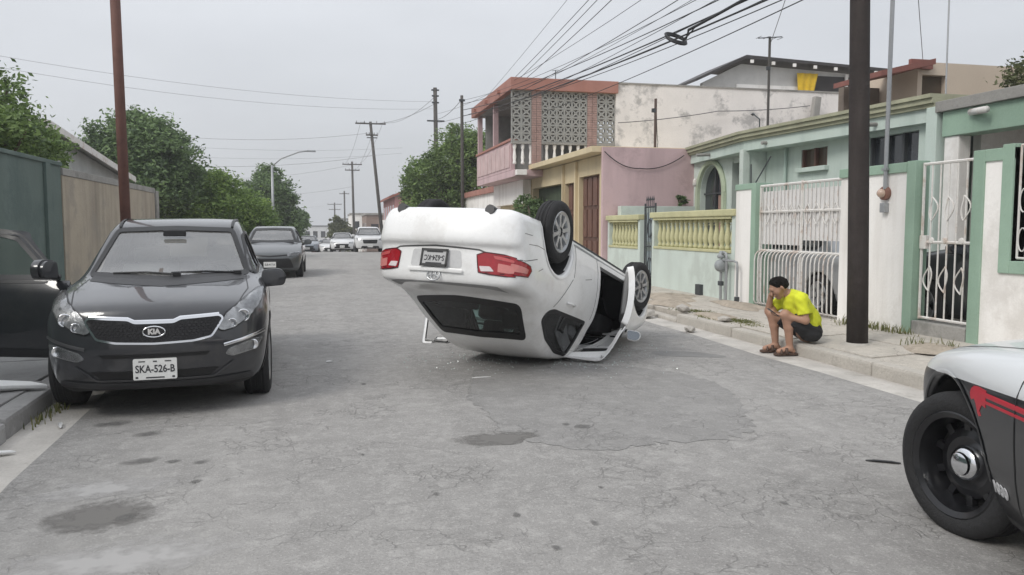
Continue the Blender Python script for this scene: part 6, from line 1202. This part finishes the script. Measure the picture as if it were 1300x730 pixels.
# ------------------------------------------------------------------ trees and bushes
BARK = M('bark', (.10, .075, .055), .95, var=.3, vs=4, bump=.7, bs=20)
LG = leafmat('leaf_mid', (.075, .12, .045), (.27, .38, .13)); LB = leafmat('leaf_bright', (.085, .155, .04), (.33, .46, .13)); LD = leafmat('leaf_dark', (.068, .108, .055), (.22, .32, .13)); LO = leafmat('leaf_olive', (.06, .075, .03), (.17, .18, .08))
def crown_mesh(blobs, n, size, sd):
    r_ = np.random.default_rng(sd); vol = np.array([b[3] * b[4] * b[5] for b in blobs]); vol = vol ** .75 / (vol ** .75).sum(); Vs = []
    for b, f_ in zip(blobs, vol):
        m_ = max(8, int(n * f_)); ncl = max(6, m_ // 55); d = r_.normal(size=(ncl, 3)); d /= np.linalg.norm(d, axis=1, keepdims=True); rad = r_.uniform(.35, 1.05, (ncl, 1)) ** .6; cc = np.array(b[:3]) + d * rad * np.array(b[3:6])
        k = r_.integers(0, ncl, m_); sp = .16 * (b[3] + b[4] + b[5]) / 3; c = cc[k] + r_.normal(size=(m_, 3)) * sp * r_.uniform(.5, 1.3, (ncl, 1))[k] * np.array([1, 1, .75]); Vs.append(c)
    C_ = np.concatenate(Vs); m_ = len(C_); a = r_.normal(size=(m_, 3)); a[:, 2] *= .6; a /= np.linalg.norm(a, axis=1, keepdims=True); b_ = np.cross(a, r_.normal(size=(m_, 3))); b_ /= np.linalg.norm(b_, axis=1, keepdims=True) + 1e-9
    s_ = size * r_.uniform(.6, 1.4, (m_, 1)); V = np.stack([C_ - a * s_, C_ - b_ * s_ * .42, C_ + a * s_, C_ + b_ * s_ * .42], 1).reshape(-1, 3); return V, np.arange(m_ * 4).reshape(-1, 4)
def tree(name, label, base, blobs, n, size, mat, trunk=.18, sd=1, group=None, cat='tree'):
    t = thing(name, label, cat, base, group=group); V, Q = crown_mesh(blobs, n, size, sd); np_obj('crown', V, Q, [mat], t, smooth=False); r_ = random.Random(sd)
    top = max(b[2] for b in blobs); m = MB(); m.tube([(0, 0, -.1), (r_.uniform(-.1, .1), r_.uniform(-.1, .1), top * .35), (r_.uniform(-.2, .2), r_.uniform(-.2, .2), top * .8)], [trunk, trunk * .8, trunk * .4], 8); tr = m.obj('trunk', BARK, t, smooth=True)
    for b in blobs:
        for k in range(3):
            e = (b[0] + r_.uniform(-.6, .6) * b[3], b[1] + r_.uniform(-.6, .6) * b[4], b[2] + r_.uniform(-.2, .7) * b[5]); mm = MB(); mm.tube([(0, 0, top * .3), (e[0] * .4, e[1] * .4, top * .3 + (e[2] - top * .3) * .55), e], [trunk * .5, trunk * .3, .015], 6); mm.obj('limb', BARK, tr, smooth=True)
    return t
tree('leafy_tree', 'leafy tree hanging over the teal wall', (-6.3, 16.6, 0), [(0, 0, 3.6, 1.0, 1.1, .8), (-.9, -.8, 4.1, 1.0, 1.0, .8), (.6, .9, 3.05, .75, .8, .55), (.9, -1.2, 2.9, .8, .9, .5), (-.4, -2.2, 3.5, 1.1, 1.2, .8), (.3, 2.1, 2.85, .6, .8, .35)], 24000, .055, LG, .16, 3)
tree('broad_tree', 'big round dark green tree behind the tan wall', (-8.3, 38, 0), [(0, 0, 5.0, 2.0, 2.1, 1.4), (-.9, .3, 4.2, 1.5, 1.7, 1.3), (1.4, -.2, 4.4, 1.5, 1.6, 1.3), (.3, -.8, 3.3, 2.2, 1.8, 1.3), (.2, .2, 5.75, 1.3, 1.3, .7), (2.0, .2, 3.5, 1.0, 1.3, 1.0)], 42000, .095, LD, .3, 4)
tree('leafy_tree', 'bright green bushy tree at the far end of the tan wall', (-5.3, 39.5, 0), [(0, 0, 2.5, 1.5, 1.8, 1.4), (-1.4, .2, 2.2, 1.4, 1.5, 1.3), (1.2, .4, 2.2, 1.3, 1.4, 1.2), (.2, 0, 3.4, 1.2, 1.4, .7), (2.0, .8, 1.7, .9, 1.2, 1.0), (-2.2, -.3, 2.0, .9, 1., 1.1)], 40000, .08, LB, .22, 5)
tree('leafy_tree', 'dark green tree beside the slim street lamp', (-4.2, 60, zg(60)), [(0, 0, 4.3, 1.7, 2.0, 1.5), (-.9, .3, 3.3, 1.5, 1.7, 1.5), (.9, -.2, 3.4, 1.3, 1.5, 1.3), (.5, 0, 2.1, 1.8, 1.8, 1.3), (0, .3, 5.7, 1.0, 1.1, .7), (1.5, .5, 2.1, .9, 1.2, 1.1)], 30000, .11, LD, .25, 6)
tree('leafy_tree', 'lower dark tree beyond the street lamp at the crest', (-4.0, 78, zg(78)), [(0, 0, 2.6, 2.0, 2.4, 1.6), (1.0, 0, 3.3, 1.2, 1.4, 1.1), (-.8, 0, 3.9, 1.3, 1.4, 1.0)], 9000, .2, LD, .2, 7)
tree('broad_tree', 'spreading green tree beside the balcony house', (6.55, 42.5, 0), [(0, 0, 4.7, 1.6, 1.6, 1.3), (-1.5, -.3, 4.1, 1.1, 1.2, 1.0), (1.3, -.5, 5.4, 1.4, 1.4, 1.2), (.4, -.4, 6.1, 1.1, 1.2, .7), (-.6, 0, 3.0, 1.6, 1.6, 1.1), (1.6, -.4, 3.6, 1.4, 1.4, 1.4), (-1.9, 0, 3.0, .8, 1.0, .8), (2.4, -.4, 5.9, .8, .9, .7), (2.7, -.6, 4.6, 1.0, 1.1, 1.1)], 44000, .085, LG, .25, 8)
tree('shrub', 'dark leafy shrub against the cream house front behind the overturned car', (6.45, 24.3, .1), [(0, 0, 1.7, .4, .8, .6), (0, .9, 1.9, .4, .6, .5), (0, -.5, 1.1, .4, .7, .7), (.05, 1.8, 1.8, .35, .6, .5)], 6000, .06, LD, .05, 9, cat='bush')
tree('leafy_tree', 'olive green tree above the roofs at the right', (13.7, 12.9, 0), [(-.1, 0, 4.35, .8, .8, .5), (.7, -.5, 4.6, .9, .9, .6), (1.2, -1.2, 3.9, 1., 1., .6), (1.3, -.9, 5.1, .8, .8, .6), (1.9, -1.0, 5.7, .8, .8, .6)], 22000, .055, LO, .15, 10)
tree('bush', 'hazy olive roadside bush in the middle distance beyond the crest', (1.7, 105, zg(105)), [(0, 0, 3.0, 1.5, 1.8, 1.9), (-.6, 0, 4.4, .9, 1, .9), (.9, 0, 2.4, 1.1, 1.3, 1.6), (-1.1, 0, 2.6, .8, 1, 1.2)], 9000, .16, LO, .12, 11, cat='bush')
tree('bush', 'low bush at the foot of the leaning pole', (5.5, 68, zg(68)), [(0, 0, 1.0, .7, 1.4, .9), (.3, 1.5, 1.2, .8, 1.2, .9)], 3000, .12, LD, .08, 12, cat='bush')
tree('potted_plant', 'small dark plant on the low mint wall beside the pink house', (8.75, 18.55, 2.0), [(0, 0, .16, .15, .13, .14)], 500, .05, LD, .02, 13, cat='plant')
tree('shrub', 'thin leafy shrub behind the wide white gate beside the wooden pole', (7.55, 9.45, .16), [(0, 0, 1.4, .16, .2, .45), (0, .1, 1.8, .12, .15, .25)], 700, .04, LO, .03, 14, cat='bush')
# ------------------------------------------------------------------ the seated man (x forward, y to his left, z up; origin on the street at his feet)
def person():
    root = thing('person', 'person in bright yellow shirt and black shorts sitting hunched on the kerb with a phone', 'person')
    class Shape:
        def __init__(s): s.p = []
        def cap(s, a, b, ra, rb, k=.02, sc=None): s.p.append((np.array(a, float), np.array(b, float), ra, rb, k)); return s
        def f(s, x, y, z):
            r = np.full(np.shape(x), .35)
            for a, b, ra, rb, k in s.p:
                e = b - a; L2 = e @ e + 1e-12; t = np.clip(((x - a[0]) * e[0] + (y - a[1]) * e[1] + (z - a[2]) * e[2]) / L2, 0, 1)
                d = np.sqrt((x - a[0] - t * e[0]) ** 2 + (y - a[1] - t * e[1]) ** 2 + (z - a[2] - t * e[2]) ** 2) - (ra + (rb - ra) * t); r = smin(r, d, k)
            return r
        def box(s, m=.04):
            P = np.array([q for p in s.p for q in (p[0], p[1])]); rr = max(max(p[2], p[3]) for p in s.p) + m; return P.min(0) - rr, P.max(0) + rr
    skin = M('skin', (.36, .205, .14), .55, var=.08, vs=6, fine=.03, bump=.05); shirt = M('neon_yellow_cloth', (.62, .66, .03), .85, var=.1, vs=5, fine=.03, bump=.25, bs=30); black = M('black_cloth', (.018, .018, .02), .85, bump=.3, bs=40); hair = M('black_hair', (.010, .008, .007), .9, bump=.8, bs=60, spec=.15); shoe = M('brown_sandal', (.085, .05, .035), .7)
    hipL, hipR = (-.29, .095, .27), (-.29, -.095, .27); knL, knR = (.045, .13, .49), (.10, -.14, .475); anL, anR = (-.035, .10, .085), (.03, -.15, .085)
    shL, shR = (-.115, .185, .675), (-.10, -.175, .675); elL, elR = (-.155, .235, .43), (.12, -.17, .50); wrL, wrR = (.075, .13, .475), (.135, -.085, .70)
    hc = np.array((.075, .0, .80)); fd = np.array((.80, .0, -.60)); up = np.array((.60, .0, .80))          # head centre, where the face points, crown direction
    q = lambda f_, u, l: tuple(hc + fd * f_ + up * u + np.array((0, l, 0)))
    B = Shape()
    B.cap((-.29, 0, .27), (-.27, 0, .38), .13, .125, .06).cap((-.26, 0, .4), (-.16, 0, .6), .12, .14, .06).cap(shL, shR, .07, .07, .06).cap((-.12, 0, .68), (-.02, 0, .735), .06, .055, .05)
    for (h_, k_, a_) in ((hipL, knL, anL), (hipR, knR, anR)): B.cap(h_, k_, .085, .057, .04).cap(k_, tuple(np.array(k_) * .62 + np.array(a_) * .38 + np.array((-.018, 0, 0))), .055, .054, .02).cap(tuple(np.array(k_) * .62 + np.array(a_) * .38 + np.array((-.018, 0, 0))), a_, .053, .036, .02).cap(a_, (a_[0] + .13, a_[1], .05), .037, .032, .02).cap(a_, (a_[0] - .04, a_[1], .05), .036, .03, .02)
    for (s_, e_, w_) in ((shL, elL, wrL), (shR, elR, wrR)): B.cap(s_, e_, .056, .043, .03).cap(e_, w_, .045, .029, .02)
    B.cap(q(-.02, .02, 0), q(.0, .03, 0), .088, .088, .03).cap(q(.035, -.01, 0), q(.045, -.06, 0), .066, .05, .03).cap(q(.06, -.085, 0), q(.062, -.09, 0), .036, .034, .03)        # skull, face, chin
    B.cap(q(.10, .012, 0), q(.122, -.022, 0), .010, .016, .012).cap(q(.088, .035, .03), q(.088, .035, -.03), .017, .017, .02).cap(q(.10, -.05, .018), q(.10, -.05, -.018), .011, .011, .012)    # nose, brow, lips
    for l in (1, -1): B.cap(q(-.005, .005, .083 * l), q(-.012, -.035, .08 * l), .017, .011, .01).cap(q(.06, -.02, .045 * l), q(.06, -.03, .042 * l), .032, .03, .03)
    # left hand curled round the phone, right hand propping the brow: palm, four fingers, thumb
    def hand(w_, d, n, side, L_=1., curl=.9):
        w_ = np.array(w_, float); d = np.array(d, float); d /= np.linalg.norm(d); n = np.array(n, float); n -= d * (n @ d); n /= np.linalg.norm(n); s_ = np.cross(n, d) * side
        for j in range(4): B.cap(tuple(w_ + d * .02 + s_ * (j - 1.5) * .012), tuple(w_ + d * .085 + s_ * (j - 1.5) * .019), .015, .0115, .012)
        for j, ln in enumerate((.068, .078, .074, .058)):
            b0 = w_ + d * .088 + s_ * (j - 1.5) * .020; b1 = b0 + (d * math.cos(curl * .4) + n * math.sin(curl * .4)) * ln * .48; b2 = b1 + (d * math.cos(curl) + n * math.sin(curl)) * ln * .32; b3 = b2 + (d * math.cos(curl * 1.5) + n * math.sin(curl * 1.5)) * ln * .25
            B.cap(tuple(b0), tuple(b1), .0095, .009, .006).cap(tuple(b1), tuple(b2), .009, .008, .004).cap(tuple(b2), tuple(b3), .008, .007, .004)
        t0 = w_ + d * .025 - s_ * .028; t1 = t0 + d * .035 - s_ * .022 + n * .012; t2 = t1 + d * .03 + n * .016 + s_ * .004; B.cap(tuple(t0), tuple(t1), .0145, .011, .01).cap(tuple(t1), tuple(t2), .0105, .0085, .005)
    hand(wrL, (.88, -.25, .15), (.1, -.35, .9), 1, curl=1.0); hand(wrR, (.1, .45, .85), (-.75, .5, .1), -1, curl=.7)
    lo, hi = B.box(); V, Q = surface_nets(B.f, np.maximum(lo, (-.5, -.4, -.0)), hi, .0085, 2); np_obj('body', V, Q, [skin], root)
    # clothing: shells around the body that end in clean hems
    T = Shape(); T.cap((-.30, 0, .30), (-.28, 0, .38), .15, .15, .06).cap((-.27, .05, .42), (-.16, .06, .60), .125, .12, .1).cap((-.27, -.05, .42), (-.16, -.06, .60), .125, .12, .1).cap(shL, shR, .083, .083, .06).cap((-.13, 0, .66), (-.08, 0, .70), .08, .072, .05).cap((-.17, 0, .5), (-.14, 0, .58), .13, .12, .1)
    for (s_, e_) in ((shL, elL), (shR, elR)): T.cap(s_, tuple(np.array(s_) * .25 + np.array(e_) * .75), .072, .074, .04)
    wr_ = lambda x, y, z: .0025 * np.sin(x * 70 + y * 16 - z * 75 + 2 * np.sin(y * 14)) + .003 * np.sin(x * 46 + z * 22 + np.sin(y * 25) * 1.5) * np.sin(z * 31 + y * 18)
    def tf(x, y, z):
        d = T.f(x, y, z) + wr_(x, y, z); neck = .70 - ((x + .06) * .55 + (z - .735) * .835); d = smax(d, (x + .02) * .77 + (z - .735) * .64, .015); d = smax(d, -(z - .262 - .15 * (x + .3)), .015)
        for (s_, e_) in ((shL, elL), (shR, elR)):
            s2, e2 = np.array(s_), np.array(e_); u = (e2 - s2) / np.linalg.norm(e2 - s2); p = s2 + (e2 - s2) * .72; ax = (x - p[0]) * u[0] + (y - p[1]) * u[1] + (z - p[2]) * u[2]; rr = np.sqrt((x - p[0]) ** 2 + (y - p[1]) ** 2 + (z - p[2]) ** 2); d = np.where(rr < .14, smax(d, ax, .012), d)
        return d
    lo, hi = T.box(); V, Q = surface_nets(tf, lo, hi, .011, 2); np_obj('shirt', V, Q, [shirt], root)
    P_ = Shape(); P_.cap((-.31, .05, .275), (-.31, -.05, .275), .135, .135, .05)
    for (h_, k_) in ((hipL, knL), (hipR, knR)): P_.cap(h_, tuple(np.array(h_) * .18 + np.array(k_) * .82), .108, .09, .04)
    def pf(x, y, z):
        d = P_.f(x, y, z) + wr_(y, x, z)
        for (h_, k_) in ((hipL, knL), (hipR, knR)):
            a, b = np.array(h_), np.array(k_); u = (b - a) / np.linalg.norm(b - a); p = a + (b - a) * .76; ax = (x - p[0]) * u[0] + (y - p[1]) * u[1] + (z - p[2]) * u[2]; rr = np.sqrt((x - p[0]) ** 2 + (y - p[1]) ** 2 + (z - p[2]) ** 2); d = np.where(rr < .16, smax(d, ax, .012), d)
        d = smax(d, -(z - .158), .03); return d
    lo, hi = P_.box(); V, Q = surface_nets(pf, lo, hi, .012, 2); np_obj('shorts', V, Q, [black], root)
    H_ = Shape(); H_.cap(q(-.03, .03, 0), q(-.002, .045, 0), .093, .091, .03).cap(q(-.055, -.03, 0), q(-.05, .0, 0), .07, .08, .03)
    def hf(x, y, z):
        d = H_.f(x, y, z) + .004 * np.sin(x * 90) * np.sin(y * 80) * np.sin(z * 85); fx = (x - hc[0]) * fd[0] + (z - hc[2]) * fd[2]; ux = (x - hc[0]) * up[0] + (z - hc[2]) * up[2]
        d = smax(d, fx - .062 - .25 * (ux - .06), .02); d = smax(d, -(ux + .045 - .9 * fx * (fx > 0)), .015); return smax(d, (fx - .015) * .75 - ux * .66 - .034 + .006 * np.sin(y * 120 + z * 60), .008)
    lo, hi = H_.box(); V, Q = surface_nets(hf, lo, hi, .009, 2); np_obj('hair', V, Q, [hair], root)
    for l in (1, -1):
        m = MB(); c = Vector(q(.093, .012, .032 * l)); m.lathe([(0, .010), (.008, .008), (.012, 0), (.008, -.006), (0, -.008)], 10, Matrix.Translation(c)); m.obj('eye', M('eye_dark', (.03, .02, .015), .3, bump=0), root, smooth=True)
    for a_ in (anL, anR):
        m = MB(); sole = [(-.085, -.04), (.0, -.042), (.10, -.052), (.175, -.045), (.20, 0), (.175, .048), (.10, .052), (.0, .04), (-.085, .036), (-.1, 0)]; m.prism([tuple(p) for p in chaikin(sole, 1)], .024, mat=Matrix.Translation((a_[0], a_[1], .006))); o = m.obj('sandal', shoe, root, bevel=.005)
        m = MB(); m.tube([(a_[0] + .07, a_[1] - .052, .025), (a_[0] + .055, a_[1] - .03, .078), (a_[0] + .05, a_[1] + .03, .08), (a_[0] + .06, a_[1] + .052, .025)], .02, 8); m.tube([(a_[0] + .12, a_[1] - .052, .022), (a_[0] + .11, a_[1] - .02, .066), (a_[0] + .11, a_[1] + .02, .066), (a_[0] + .12, a_[1] + .052, .022)], .016, 8); m.obj('strap', shoe, o, smooth=True)
    m = MB(); m.tube([(wrL[0] - .02 + .001 * k, wrL[1] + .034 * math.cos(a), wrL[2] + .034 * math.sin(a)) for k, a in enumerate([2 * math.pi * i / 14 for i in range(15)])], .007, 6, False); m.obj('wristband', M('pale_band', (.5, .5, .5), .5), root)
    return root, (wrL, q)
man, (wl, _) = person()
MAN = Matrix.Translation((5.13, 8.1, .008)) @ Matrix.Rotation(R(172), 4, 'Z') @ Matrix.Scale(.97, 4)
man.matrix_world = MAN
m = MB(); m.box((0, 0, 0), (.15, .074, .009)); ph = m.obj('mobile_phone', M('phone_black', (.015, .015, .017), .25, bump=0), bevel=.003); tag(ph, 'dark mobile phone held in the seated person\'s hand', 'phone')
scr = MB(); scr.box((0, 0, .0052), (.136, .066, .001)); scr.obj('screen', M('phone_screen', (.05, .06, .07), .1, bump=0), ph)
ph.matrix_world = MAN @ Matrix.Translation((.185, .105, .515)) @ Matrix.Rotation(R(-38), 4, 'Y') @ Matrix.Rotation(R(-8), 4, 'Z')
# ------------------------------------------------------------------ thin summer haze over the whole street
hb = MB(); hb.bb(-190, 190, -30, 332, -8.6, 11.5); hz = hb.obj('haze', None); hz.data.materials.clear()
hm = bpy.data.materials.new('street_haze'); hm.use_nodes = True; t_ = hm.node_tree; t_.nodes.clear(); ho = t_.nodes.new('ShaderNodeOutputMaterial'); pv = t_.nodes.new('ShaderNodeVolumePrincipled')
pv.inputs['Color'].default_value = (.965, .985, 1, 1); pv.inputs['Density'].default_value = .0012; t_.links.new(pv.outputs[0], ho.inputs['Volume']); hz.data.materials.append(hm); tag(hz, kind='stuff')
